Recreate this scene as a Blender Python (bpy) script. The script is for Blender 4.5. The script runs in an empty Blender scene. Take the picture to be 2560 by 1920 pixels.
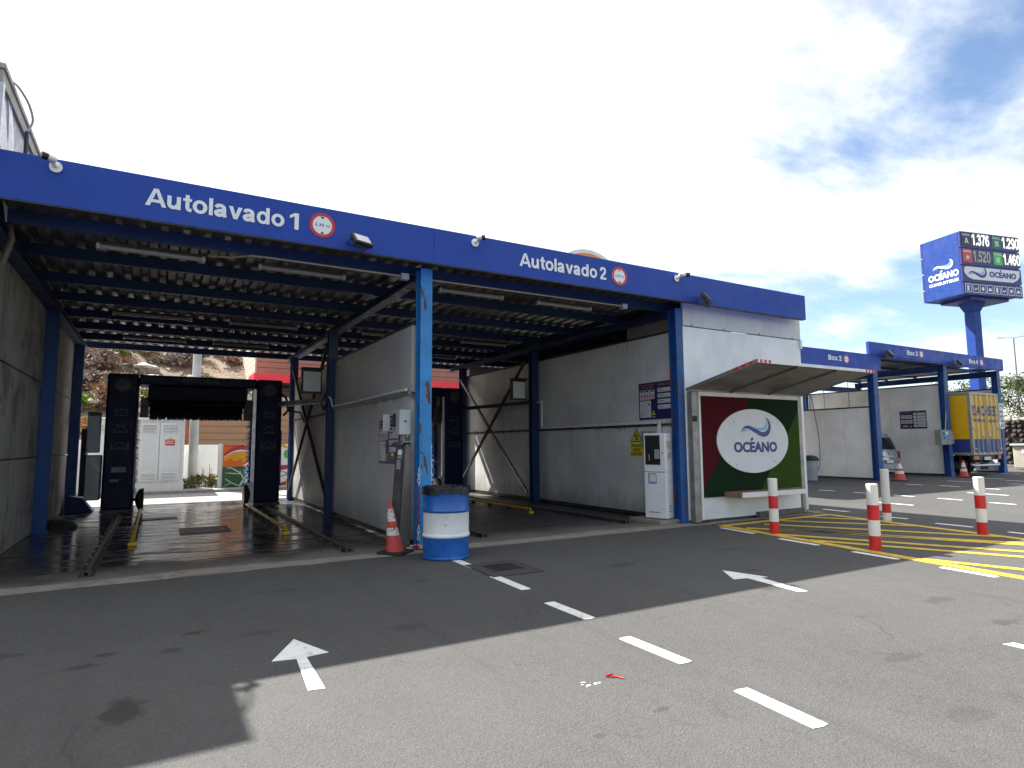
import bpy, bmesh, math, random
from mathutils import Vector, Matrix, noise as mnoise
rnd = random.Random(11)
S = bpy.context.scene
COL = S.collection
R = math.radians

# ------------------------------------------------------------------ camera
cd = bpy.data.cameras.new('camera'); cam = bpy.data.objects.new('camera', cd); COL.objects.link(cam)
S.camera = cam
cd.sensor_width = 36.0; cd.lens = 1534.14 / 2560 * 36.0
cd.clip_start = 0.05; cd.clip_end = 3000
yaw, pitch, roll = 0.523802, 0.0987401, -0.0064572
fw = Vector((math.sin(yaw)*math.cos(pitch), math.cos(yaw)*math.cos(pitch), math.sin(pitch)))
rt = Vector((math.cos(yaw), -math.sin(yaw), 0)); up = rt.cross(fw)
r2 = math.cos(roll)*rt + math.sin(roll)*up
u2 = -math.sin(roll)*rt + math.cos(roll)*up
mw = Matrix((r2, u2, -fw)).transposed().to_4x4(); mw.translation = Vector((0, 0, 1.5))
cam.matrix_world = mw

# ------------------------------------------------------------------ sun, sky, exposure
SUN_TO = Vector((-0.37, 0.81, 1.0)).normalized()
sl = bpy.data.lights.new('sun', 'SUN'); sl.energy = 4.6; sl.angle = R(0.55); sl.color = (1.0, 0.965, 0.905)
sun = bpy.data.objects.new('sun', sl); COL.objects.link(sun)
sun.rotation_euler = (-SUN_TO).to_track_quat('-Z', 'Y').to_euler(); sun.location = (-20, 40, 50)
W = bpy.data.worlds.new('World'); S.world = W; W.use_nodes = True
wn, wl = W.node_tree.nodes, W.node_tree.links
wn.clear()
def wnode(t, **k):
    n = wn.new(t)
    for a, b in k.items():
        if a.startswith('i_'):
            n.inputs[int(a[2:])].default_value = b
        else:
            setattr(n, a, b)
    return n
wo = wnode('ShaderNodeOutputWorld'); wb = wnode('ShaderNodeBackground'); wl.new(wb.outputs[0], wo.inputs[0])
wb.inputs[1].default_value = 0.07
sky = wnode('ShaderNodeTexSky'); sky.sky_type = 'NISHITA'; sky.sun_disc = False
sky.sun_elevation = math.asin(SUN_TO.z); sky.sun_rotation = math.atan2(SUN_TO.x, SUN_TO.y)
sky.altitude = 50; sky.air_density = 1.0; sky.dust_density = 0.25; sky.ozone_density = 1.6
tc = wnode('ShaderNodeTexCoord')
sep = wnode('ShaderNodeSeparateXYZ'); wl.new(tc.outputs['Generated'], sep.inputs[0])
mz = wnode('ShaderNodeMath', operation='MAXIMUM', i_1=0.0); wl.new(sep.outputs[2], mz.inputs[0])
az = wnode('ShaderNodeMath', operation='ADD', i_1=0.16); wl.new(mz.outputs[0], az.inputs[0])
dv = wnode('ShaderNodeVectorMath', operation='DIVIDE'); wl.new(tc.outputs['Generated'], dv.inputs[0])
cz = wnode('ShaderNodeCombineXYZ')
for i in range(3): wl.new(az.outputs[0], cz.inputs[i])
wl.new(cz.outputs[0], dv.inputs[1])
mp = wnode('ShaderNodeMapping'); wl.new(dv.outputs[0], mp.inputs[0])
CLOUD_OFF = (12.349, 2.534, 0.0)
mp.inputs['Location'].default_value = CLOUD_OFF; mp.inputs['Rotation'].default_value = (0, 0, R(25)); mp.inputs['Scale'].default_value = (1.0, 1.7, 0.0)
n1 = wnode('ShaderNodeTexNoise'); n1.inputs['Scale'].default_value = 0.75; n1.inputs['Detail'].default_value = 9; n1.inputs['Roughness'].default_value = 0.58; n1.inputs['Distortion'].default_value = 0.35
wl.new(mp.outputs[0], n1.inputs['Vector'])
n2 = wnode('ShaderNodeTexNoise'); n2.inputs['Scale'].default_value = 3.2; n2.inputs['Detail'].default_value = 6; n2.inputs['Roughness'].default_value = 0.6
wl.new(mp.outputs[0], n2.inputs['Vector'])
mixn = wnode('ShaderNodeMath', operation='MULTIPLY_ADD', i_1=0.28); wl.new(n2.outputs[0], mixn.inputs[0]); wl.new(n1.outputs[0], mixn.inputs[2])
# thin cloud gets thicker and brighter towards the sun
sd = wnode('ShaderNodeVectorMath', operation='DOT_PRODUCT'); wl.new(tc.outputs['Generated'], sd.inputs[0]); sd.inputs[1].default_value = SUN_TO
gl = wnode('ShaderNodeMapRange', clamp=True); gl.inputs[1].default_value = 0.30; gl.inputs[2].default_value = 0.80; gl.inputs[3].default_value = 0.0; gl.inputs[4].default_value = 1.0
wl.new(sd.outputs['Value'], gl.inputs[0])
cov0 = wnode('ShaderNodeMath', operation='MULTIPLY_ADD', i_1=0.30); wl.new(gl.outputs[0], cov0.inputs[0]); wl.new(mixn.outputs[0], cov0.inputs[2])
cov = wnode('ShaderNodeMapRange', interpolation_type='SMOOTHSTEP', clamp=True); wl.new(cov0.outputs[0], cov.inputs[0])
cov.inputs[1].default_value = 0.525; cov.inputs[2].default_value = 0.785
ccol = wnode('ShaderNodeMix', data_type='RGBA'); wl.new(gl.outputs[0], ccol.inputs[0])
ccol.inputs[6].default_value = (6.0, 6.15, 6.3, 1); ccol.inputs[7].default_value = (7.2, 7.15, 7.0, 1)
cm = wnode('ShaderNodeMix', data_type='RGBA'); wl.new(cov.outputs[0], cm.inputs[0]); wl.new(sky.outputs[0], cm.inputs[6]); wl.new(ccol.outputs[2], cm.inputs[7])
wl.new(cm.outputs[2], wb.inputs[0])
S.view_settings.view_transform = 'Standard'; S.view_settings.look = 'None'; S.view_settings.gamma = 1
S.view_settings.use_curve_mapping = False
S.view_settings.exposure = 1.65
S.render.engine = 'CYCLES'
S.cycles.use_denoising = True
S.cycles.max_bounces = 6; S.cycles.diffuse_bounces = 3; S.cycles.glossy_bounces = 3; S.cycles.transmission_bounces = 4
S.cycles.caustics_reflective = False; S.cycles.caustics_refractive = False
S.cycles.sample_clamp_indirect = 8.0

# ------------------------------------------------------------------ materials
MATS = {}
def _new(name):
    m = bpy.data.materials.new(name); m.use_nodes = True
    nt = m.node_tree; b = nt.nodes['Principled BSDF']
    return m, nt, b
class NT:
    """tiny node helper working in world position"""
    def __init__(s, nt):
        s.nt = nt; s.geo = nt.nodes.new('ShaderNodeNewGeometry')
    def pos(s, scale=(1, 1, 1)):
        m = s.nt.nodes.new('ShaderNodeMapping'); s.nt.links.new(s.geo.outputs['Position'], m.inputs[0]); m.inputs['Scale'].default_value = scale
        return m.outputs[0]
    def noise(s, scale, detail=4, rough=.55, vec=None, dist=0):
        n = s.nt.nodes.new('ShaderNodeTexNoise'); n.inputs['Scale'].default_value = scale; n.inputs['Detail'].default_value = detail
        n.inputs['Roughness'].default_value = rough; n.inputs['Distortion'].default_value = dist
        s.nt.links.new(vec if vec else s.geo.outputs['Position'], n.inputs['Vector']); return n.outputs[0]
    def vor(s, scale, vec=None, feat='F1'):
        n = s.nt.nodes.new('ShaderNodeTexVoronoi'); n.inputs['Scale'].default_value = scale; n.feature = feat
        s.nt.links.new(vec if vec else s.geo.outputs['Position'], n.inputs['Vector']); return n
    def rng(s, v, a, b, c=0., d=1., smooth=True):
        n = s.nt.nodes.new('ShaderNodeMapRange'); n.interpolation_type = 'SMOOTHSTEP' if smooth else 'LINEAR'
        s.nt.links.new(v, n.inputs[0])
        for i, x in enumerate((a, b, c, d)): n.inputs[i+1].default_value = x
        return n.outputs[0]
    def math(s, op, a, b=0.):
        n = s.nt.nodes.new('ShaderNodeMath'); n.operation = op
        for i, x in enumerate((a, b)):
            if isinstance(x, (int, float)): n.inputs[i].default_value = x
            else: s.nt.links.new(x, n.inputs[i])
        return n.outputs[0]
    def mix(s, f, a, b, mode='MIX'):
        n = s.nt.nodes.new('ShaderNodeMix'); n.data_type = 'RGBA'; n.blend_type = mode
        for i, x in ((0, f), (6, a), (7, b)):
            if isinstance(x, (int, float)): n.inputs[i].default_value = x if i == 0 else (x, x, x, 1)
            elif isinstance(x, tuple): n.inputs[i].default_value = (*x[:3], 1)
            else: s.nt.links.new(x, n.inputs[i])
        return n.outputs[2]
    def sepz(s, i=2):
        n = s.nt.nodes.new('ShaderNodeSeparateXYZ'); s.nt.links.new(s.geo.outputs['Position'], n.inputs[0]); return n.outputs[i]
    def bump(s, h, strength, dist, b):
        n = s.nt.nodes.new('ShaderNodeBump'); n.inputs['Strength'].default_value = strength; n.inputs['Distance'].default_value = dist
        s.nt.links.new(h, n.inputs['Height']); s.nt.links.new(n.outputs[0], b.inputs['Normal']); return n
def mul(c, k): return tuple(x*k for x in c)
def mat(name, col, rough=.55, metal=0., var=.14, vs=2.5, bump=0., bs=40, spec=.5, coat=0., streak=None, rust=None, stain=None, emit=None):
    if name in MATS: return MATS[name]
    m, nt, b = _new(name); N = NT(nt)
    c = N.mix(N.rng(N.noise(vs, 5), .3, .7), mul(col, 1-var), mul(col, 1+var*.7))
    c = N.mix(N.rng(N.noise(vs*14, 3), .55, .75, 0, var*1.2), c, mul(col, .6))
    rg = N.rng(N.noise(vs*3, 4), .3, .7, max(.02, rough-.09), min(1, rough+.1))
    if streak:          # rain streaks running down (colour, amount)
        sn = N.noise(1.0, 5, .6, N.pos((9, 9, .55)))
        c = N.mix(N.rng(sn, .5, .72, 0, streak[1]), c, streak[0])
    if stain:           # dirt blotches (colour, scale, threshold, amount)
        c = N.mix(N.rng(N.noise(stain[1], 6, .65, dist=.6), stain[2], stain[2]+.14, 0, stain[3]), c, stain[0])
    if rust:            # chipped paint showing rust (threshold, stretch)
        rn = N.noise(6, 8, .62, N.pos((1, 1, rust[1])), .5)
        f = N.rng(rn, rust[0], rust[0]+.025)
        rc = N.mix(N.noise(30, 4), (.035, .016, .009), (.19, .075, .03))
        c = N.mix(f, c, rc); rg = N.mix(f, rg, .85)
    nt.links.new(c, b.inputs['Base Color']); nt.links.new(rg, b.inputs['Roughness'])
    b.inputs['Metallic'].default_value = metal; b.inputs['Specular IOR Level'].default_value = spec
    b.inputs['Coat Weight'].default_value = coat
    if bump: N.bump(N.noise(bs, 5, .6), bump, .01, b)
    if emit:
        b.inputs['Emission Color'].default_value = (*emit[0], 1); b.inputs['Emission Strength'].default_value = emit[1]
    MATS[name] = m; return m

STAINS = [  # x, y, rx, ry, amount
 (-.11, 4.29, .17, .26, .62), (.32, 5.76, .10, .06, .6), (.17, 5.36, .12, .1, .45), (-.34, 5.28, .2, .06, .5), (-.25, 5.49, .09, .05, .55),
 (-.88, 5.82, .25, .1, .4), (.76, 5.47, .2, .08, .25), (6.57, 3.19, .3, .11, .3), (6.23, 2.53, .22, .1, .42), (4.6, 2.5, .22, .11, .3),
 (2.55, 2.74, .07, .035, .4), (2.05, 2.67, .06, .035, .4), (5.63, 4.35, .16, .12, .4), (5.09, 6.1, .25, .12, .4), (3.94, 1.82, .2, .1, .22),
 (6.2, 5.06, .1, .06, .5), (1.9, 5.0, .2, .12, .35), (2.6, 6.6, .12, .07, .4), (4.9, 7.2, .2, .1, .35), (7.2, 6.2, .3, .1, .3), (1.2, 6.9, .3, .08, .3)]
def asphalt(name, col, stains=(), fine=1.0):
    if name in MATS: return MATS[name]
    m, nt, b = _new(name); N = NT(nt)
    c = N.mix(N.rng(N.noise(.35, 4, .6), .3, .7), mul(col, .84), mul(col, 1.14))
    c = N.mix(N.rng(N.noise(5, 5, .65), .35, .7, 0, .35), c, mul(col, .72))
    # long scuffed patches and fine aggregate
    c = N.mix(N.rng(N.noise(1.4, 6, .7, N.pos((1, .35, 1)), .4), .56, .72, 0, .4), c, mul(col, 1.35))
    v = N.vor(95*fine)
    c = N.mix(N.rng(v.outputs['Color'], .1, .95, 0, .55, False), c, mul(col, 1.7))
    c = N.mix(N.rng(N.noise(160*fine, 1, .7), .55, .72, 0, .75), c, mul(col, .35))
    c = N.mix(N.rng(N.noise(42*fine, 2, .7), .66, .74, 0, .8), c, mul(col, 2.4))
    c = N.mix(N.rng(N.noise(17*fine, 3, .7), .64, .72, 0, .6), c, mul(col, .4))
    # faint hairline cracks and tyre polish running towards the bays
    ce = nt.nodes.new('ShaderNodeTexVoronoi'); ce.feature = 'DISTANCE_TO_EDGE'; ce.inputs['Scale'].default_value = .55
    wv = N.noise(1.7, 5, .7); wa = nt.nodes.new('ShaderNodeVectorMath'); wa.operation = 'ADD'; nt.links.new(N.geo.outputs['Position'], wa.inputs[0]); nt.links.new(wv, wa.inputs[1]); nt.links.new(wa.outputs[0], ce.inputs['Vector'])
    cr = N.math('MULTIPLY', N.rng(ce.outputs['Distance'], .0015, .006, 1, 0), N.rng(N.noise(.45, 3), .5, .62, 0, .55))
    c = N.mix(cr, c, mul(col, .35))
    c = N.mix(N.rng(N.noise(1.0, 5, .65, N.pos((2.6, .12, 1))), .52, .70, 0, .32), c, mul(col, .62))
    c = N.mix(N.rng(N.noise(2.6, 6, .72, None, 1.2), .60, .67, 0, .35), c, mul(col, .55))
    wob = N.math('ADD', N.noise(9, 6, .68, None, .8), N.noise(3.1, 3))
    for (x, y, rx, ry, a) in stains:
        vm = nt.nodes.new('ShaderNodeMapping'); nt.links.new(N.geo.outputs['Position'], vm.inputs[0])
        vm.vector_type = 'POINT'; vm.inputs['Scale'].default_value = (1/rx, 1/ry, 0); vm.inputs['Location'].default_value = (-x/rx, -y/ry, 0)
        ln = nt.nodes.new('ShaderNodeVectorMath'); ln.operation = 'LENGTH'; nt.links.new(vm.outputs[0], ln.inputs[0])
        f = N.math('ADD', ln.outputs['Value'], N.math('MULTIPLY', wob, 1.7))
        c = N.mix(N.rng(f, 2.15, 2.65, a, 0), c, mul(col, .22))
    nt.links.new(c, b.inputs['Base Color'])
    b.inputs['Roughness'].default_value = .88; b.inputs['Specular IOR Level'].default_value = .35
    h = N.math('ADD', N.math('MULTIPLY', v.outputs['Distance'], 1.0), N.noise(60*fine, 2))
    N.bump(h, .55, .006, b)
    MATS[name] = m; return m
def wet_concrete():
    m, nt, b = _new('wet concrete'); N = NT(nt)
    x, y = N.sepz(0), N.sepz(1)
    col = (.060, .056, .051)
    c = N.mix(N.rng(N.noise(1.2, 6, .6), .3, .7), mul(col, .7), mul(col, 1.2))
    c = N.mix(N.rng(N.noise(14, 5, .7), .45, .75, 0, .5), c, mul(col, .55))
    c = N.mix(N.rng(N.math('ADD', y, N.math('MULTIPLY', N.noise(1.6, 5, .6), 1.4)), 9.3, 10.4, .85, 0), c, (.155, .138, .12))
    # wet mask: begins about 1.5 m inside the mouth of the bay, ragged edge; the right-hand bay is nearly dry
    ed = N.math('ADD', y, N.math('MULTIPLY', N.noise(.9, 6, .62, N.pos((.7, .8, 1)), .5), 5.2))
    wet = N.rng(ed, 10.9, 12.7)
    xr = N.rng(N.math('ADD', x, N.math('MULTIPLY', N.noise(.9, 4), 2.0)), 3.6, 5.2, 1, .45)
    wet = N.math('MULTIPLY', wet, xr)
    film = N.rng(N.noise(2.6, 7, .66, N.pos((.45, 1.9, 1)), .5), .42, .52)      # puddled / only damp
    c = N.mix(wet, c, N.mix(.62, c, (.012, .012, .013)))
    nt.links.new(c, b.inputs['Base Color'])
    rw = N.mix(film, .36, .05)
    r = N.mix(wet, .8, rw); nt.links.new(r, b.inputs['Roughness'])
    b.inputs['IOR'].default_value = 1.42
    b.inputs['Specular IOR Level'].default_value = 1.0
    h = N.noise(15, 6, .62, N.pos((.55, 1.7, 1)))
    N.bump(h, .16, .012, b)
    MATS['wet'] = m; return m
def white_sandwich(name, col=(.66, .66, .64), dirt=.5, ribs=None, rail=None):
    """white sheet-metal wall panel: dirty foot, rain streaks, rust flecks, optional fine ribs in the relief"""
    if name in MATS: return MATS[name]
    m, nt, b = _new(name); N = NT(nt)
    z = N.sepz(2)
    c = N.mix(N.rng(N.noise(1.1, 6, .6), .3, .7), mul(col, .86), mul(col, 1.06))
    c = N.mix(N.rng(N.noise(1.0, 6, .65, N.pos((7, 7, .35))), .52, .80, 0, dirt*.6), c, (.22, .20, .17))
    if rail:
        dz = N.math('ABSOLUTE', N.math('SUBTRACT', z, rail)); rs_ = N.noise(2.2, 7, .7, N.pos((1, 1, .3)))
        c = N.mix(N.rng(N.math('SUBTRACT', N.math('MULTIPLY', rs_, .55), dz), .20, .34, 0, .85), c, (.075, .05, .032))
        c = N.mix(N.rng(N.noise(5, 8, .75, N.pos((1.0, 2.2, .5)), .6), .63, .665, 0, .7), c, (.10, .085, .07))
    hz = N.math('ADD', z, N.math('MULTIPLY', N.noise(2.5, 6, .65, N.pos((1, 1, .6))), 1.1))
    c = N.mix(N.rng(hz, .45, 1.25, dirt, 0), c, (.09, .075, .055))
    c = N.mix(N.rng(N.noise(9, 7, .7, N.pos((1, 1, .25))), .67, .72, 0, dirt), c, (.17, .07, .03))
    nt.links.new(c, b.inputs['Base Color']); b.inputs['Roughness'].default_value = .42
    b.inputs['Specular IOR Level'].default_value = .4
    if ribs:
        w = nt.nodes.new('ShaderNodeTexWave'); w.wave_type = 'BANDS'; w.bands_direction = ribs[0]; w.inputs['Scale'].default_value = ribs[1]
        nt.links.new(N.geo.outputs['Position'], w.inputs['Vector'])
        N.bump(w.outputs['Fac'], .14, .003, b)
    MATS[name] = m; return m

def glass(name, col=(.02, .025, .03)):
    return mat(name, col, .06, 0, .1, spec=.6, coat=.3)

# ------------------------------------------------------------------ mesh building
def root_loc(o):
    v = Vector((0, 0, 0))
    while o is not None:
        v += Vector(o.location); o = o.parent
    return v
def ax(a): return {'x': 0, 'y': 1, 'z': 2}[a]
class MB:
    def __init__(s): s.v = []; s.f = []; s.sm = []
    def add(s, vs, fs, sm=False):
        o = len(s.v); s.v += [tuple(v) for v in vs]; s.f += [tuple(i+o for i in f) for f in fs]; s.sm += [sm]*len(fs); return s
    def box(s, x0, x1, y0, y1, z0, z1):
        return s.add([(x0,y0,z0),(x1,y0,z0),(x1,y1,z0),(x0,y1,z0),(x0,y0,z1),(x1,y0,z1),(x1,y1,z1),(x0,y1,z1)],
              [(0,3,2,1),(4,5,6,7),(0,1,5,4),(1,2,6,5),(2,3,7,6),(3,0,4,7)])
    def bar(s, a, b, w, h, upv=(0,0,1)):
        a, b = Vector(a), Vector(b); d = (b-a).normalized(); u = Vector(upv)
        if abs(d.dot(u)) > .98: u = Vector((0,1,0))
        r = d.cross(u).normalized(); u = r.cross(d)
        q = [a-r*w/2-u*h/2, a+r*w/2-u*h/2, a+r*w/2+u*h/2, a-r*w/2+u*h/2]
        q2 = [p+(b-a) for p in q]
        return s.add(q+q2, [(0,3,2,1),(4,5,6,7),(0,1,5,4),(1,2,6,5),(2,3,7,6),(3,0,4,7)])
    def tube(s, pts, r, n=8, cap=True):
        pts = [Vector(p) for p in pts]; rs = r if isinstance(r, (list, tuple)) else [r]*len(pts)
        vs = []; ref = None
        for i, p in enumerate(pts):
            d = (pts[min(i+1, len(pts)-1)]-pts[max(i-1, 0)]).normalized()
            if ref is None:
                ref = Vector((0,0,1)) if abs(d.z) < .9 else Vector((1,0,0))
            a = d.cross(ref).normalized(); b = a.cross(d).normalized(); ref = b
            # keep frame stable
            for k in range(n):
                t = 2*math.pi*k/n; vs.append(p+(a*math.cos(t)+b*math.sin(t))*rs[i])
        fs = [(i*n+k, i*n+(k+1)%n, (i+1)*n+(k+1)%n, (i+1)*n+k) for i in range(len(pts)-1) for k in range(n)]
        o = len(s.v); s.add(vs, fs, True)
        if cap:
            s.f.append(tuple(o+k for k in range(n))[::-1]); s.f.append(tuple(o+(len(pts)-1)*n+k for k in range(n))); s.sm += [False]*2
        return s
    def lathe(s, c, prof, n=24, axis='z', cap=True):
        c = Vector(c); vs = []
        for (r, h) in prof:
            for k in range(n):
                t = 2*math.pi*k/n; a, b = r*math.cos(t), r*math.sin(t)
                vs.append(c+Vector({'z': (a,b,h), 'x': (h,a,b), 'y': (b,h,a)}[axis]))
        fs = [(i*n+k, i*n+(k+1)%n, (i+1)*n+(k+1)%n, (i+1)*n+k) for i in range(len(prof)-1) for k in range(n)]
        o = len(s.v); s.add(vs, fs, True)
        if cap:
            s.f.append(tuple(o+k for k in range(n))[::-1]); s.f.append(tuple(o+(len(prof)-1)*n+k for k in range(n))); s.sm += [False]*2
        return s
    def prism(s, poly, fr, d0, d1):
        """extrude 2-D polygon (u,v) placed by frame fr=(origin,U,V,N) from d0 to d1 along N"""
        o, U, V, Nn = fr; n = len(poly)
        vs = [o+U*p[0]+V*p[1]+Nn*d0 for p in poly]+[o+U*p[0]+V*p[1]+Nn*d1 for p in poly]
        fs = [tuple(range(n))[::-1], tuple(range(n, 2*n))]+[(i, (i+1)%n, n+(i+1)%n, n+i) for i in range(n)]
        return s.add(vs, fs)
    def strip(s, l, r, fr, d0, d1):
        """solid ribbon between two 2-D polylines l and r"""
        o, U, V, Nn = fr; n = len(l)
        P = lambda p, d: o+U*p[0]+V*p[1]+Nn*d
        vs = [P(p, d1) for p in l]+[P(p, d1) for p in r]+[P(p, d0) for p in l]+[P(p, d0) for p in r]
        fs = []
        for i in range(n-1):
            fs += [(i, i+1, n+i+1, n+i), (2*n+i, 3*n+i, 3*n+i+1, 2*n+i+1), (i, 2*n+i, 2*n+i+1, i+1), (n+i, n+i+1, 3*n+i+1, 3*n+i)]
        return s.add(vs, fs)
    def build(s, name, m, parent=None, bevel=0, seg=2, fix=True):
        me = bpy.data.meshes.new(name); L = root_loc(parent)
        me.from_pydata([(v[0]-L.x, v[1]-L.y, v[2]-L.z) for v in s.v], [], s.f)
        if fix:
            bm = bmesh.new(); bm.from_mesh(me); bmesh.ops.recalc_face_normals(bm, faces=bm.faces[:]); bm.to_mesh(me); bm.free()
        if any(s.sm):
            me.polygons.foreach_set('use_smooth', s.sm); me.set_sharp_from_angle(angle=R(32))
        me.materials.append(m); me.update()
        o = bpy.data.objects.new(name, me); COL.objects.link(o); o.parent = parent
        if bevel:
            b = o.modifiers.new('bevel', 'BEVEL'); b.width = bevel; b.segments = seg; b.limit_method = 'ANGLE'; b.angle_limit = R(40)
        return o
def B(name, m, parent, *bx, bevel=0):
    q = MB()
    for b in bx: q.box(*b)
    return q.build(name, m, parent, bevel)
def piece(name, src, parent, loc):
    o = bpy.data.objects.new(name, src.data); COL.objects.link(o); o.parent = parent; o.location = loc
    for md in src.modifiers:
        if md.type == 'BEVEL':
            b = o.modifiers.new('bevel', 'BEVEL'); b.width = md.width; b.segments = md.segments; b.limit_method = 'ANGLE'; b.angle_limit = md.angle_limit
    return o
def tag(o, label=None, cat=None, group=None, kind=None):
    if label: o['label'] = label
    if cat: o['category'] = cat
    if group: o['group'] = group
    if kind: o['kind'] = kind
    return o
def thing(name, label, cat, loc=(0,0,0), group=None):
    o = bpy.data.objects.new(name, None); COL.objects.link(o); o.location = loc; o.empty_display_size = .2
    return tag(o, label, cat, group)
def struct(o): o['kind'] = 'structure'; return o
def copy_tree(o, parent=None):
    c = o.copy(); COL.objects.link(c); c.parent = parent
    for ch in list(o.children): copy_tree(ch, c)
    return c
def frame(o, U, V=(0,0,1)):
    U, V = Vector(U).normalized(), Vector(V).normalized(); return (Vector(o), U, V, U.cross(V))
FRONT = lambda x, y, z: frame((x,y,z), (1,0,0))         # faces -Y
LEFT = lambda x, y, z: frame((x,y,z), (0,-1,0))          # faces -X
def fshift(fr, u, v, n=0): return (fr[0]+fr[1]*u+fr[2]*v+fr[3]*n, fr[1], fr[2], fr[3])
# hand-drawn bold grotesque for the large lettering (cap height 1): r = rectangle, p = polygon, s = stroke, o = ring
_M = lambda pts, w: [(w-a, b) for a, b in pts]
_a1 = [(0,0),(.22,0),(.50,.80),(.50,1),(.385,1)]; _v1 = [(0,.74),(.22,.74),(.36,.27),(.36,0),(.26,0)]
_six = [('s',[(.57,.77),(.46,.895),(.31,.90),(.16,.76),(.10,.48),(.11,.3)]),('o',.34,.33,.33,.34,.135,.15)]
GLY = {' ': (.30, []),
 'A': (1.03, [('p',_a1),('p',_M(_a1,1.0)),('p',[(.27,.21),(.73,.21),(.67,.38),(.33,.38)])]),
 'u': (.76, [('r',.45,.65,0,.74),('s',[(.10,.74),(.10,.46),(.11,.22),(.24,.095),(.41,.13),(.52,.28)])]),
 't': (.47, [('r',0,.43,.58,.74),('s',[(.21,.95),(.21,.5),(.215,.24),(.28,.105),(.42,.09)])]),
 'o': (.78, [('o',.365,.37,.365,.39,.165,.205)]),
 'l': (.30, [('r',.03,.23,0,1)]),
 'a': (.74, [('s',[(.10,.52),(.17,.64),(.33,.665),(.47,.60),(.51,.45),(.51,.2),(.56,0)]),('s',[(.50,.42),(.30,.36),(.12,.28),(.10,.17),(.20,.09),(.36,.11),(.49,.24)])]),
 'v': (.75, [('p',_v1),('p',_M(_v1,.72))]),
 'd': (.80, [('o',.335,.37,.335,.39,.145,.205),('r',.50,.70,0,1)]),
 'B': (.84, [('r',.02,.23,0,1),('s',[(.15,.905),(.42,.905),(.57,.86),(.61,.73),(.55,.60),(.40,.555),(.15,.555)]),('s',[(.15,.095),(.45,.095),(.62,.15),(.67,.29),(.62,.43),(.45,.50),(.15,.50)])]),
 'x': (.72, [('p',[(0,0),(.24,0),(.70,.74),(.46,.74)]),('p',[(.70,0),(.46,0),(0,.74),(.24,.74)])]),
 '.': (.30, [('r',.05,.25,0,.2)]),
 '0': (.73, [('o',.34,.5,.34,.51,.145,.33)]),
 '1': (.66, [('r',.29,.50,0,1),('p',[(.05,.64),(.05,.81),(.30,1),(.30,.79)])]),
 '2': (.73, [('s',[(.10,.67),(.13,.83),(.30,.905),(.49,.86),(.555,.71),(.48,.52),(.28,.33),(.13,.13)]),('r',.02,.67,0,.18)]),
 '3': (.73, [('s',[(.09,.74),(.16,.87),(.32,.91),(.49,.86),(.53,.73),(.45,.59),(.27,.545)]),('s',[(.27,.535),(.48,.50),(.58,.37),(.55,.2),(.42,.095),(.26,.09),(.13,.15),(.07,.28)])]),
 '4': (.75, [('r',.40,.60,0,1),('r',0,.72,.21,.38),('p',[(0,.38),(.22,.38),(.42,.72),(.42,1),(.40,1)])]),
 '5': (.73, [('r',.14,.63,.82,1),('p',[(.14,1),(.34,1),(.29,.5),(.08,.47)]),('s',[(.10,.50),(.26,.575),(.44,.54),(.56,.39),(.53,.2),(.38,.095),(.2,.10),(.07,.26)])]),
 '6': (.73, _six), '7': (.70, [('r',.02,.67,.82,1),('s',[(.58,.86),(.40,.55),(.30,.25),(.27,0)])]),
 '8': (.73, [('o',.34,.735,.29,.275,.115,.11),('o',.34,.29,.335,.30,.14,.125)]),
 '9': (.73, [(k[0],[(.68-a,1-b) for a,b in k[1]]) if k[0]=='s' else ('o',.68-k[1],1-k[2])+k[3:] for k in _six])}
_txt = {}
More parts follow.
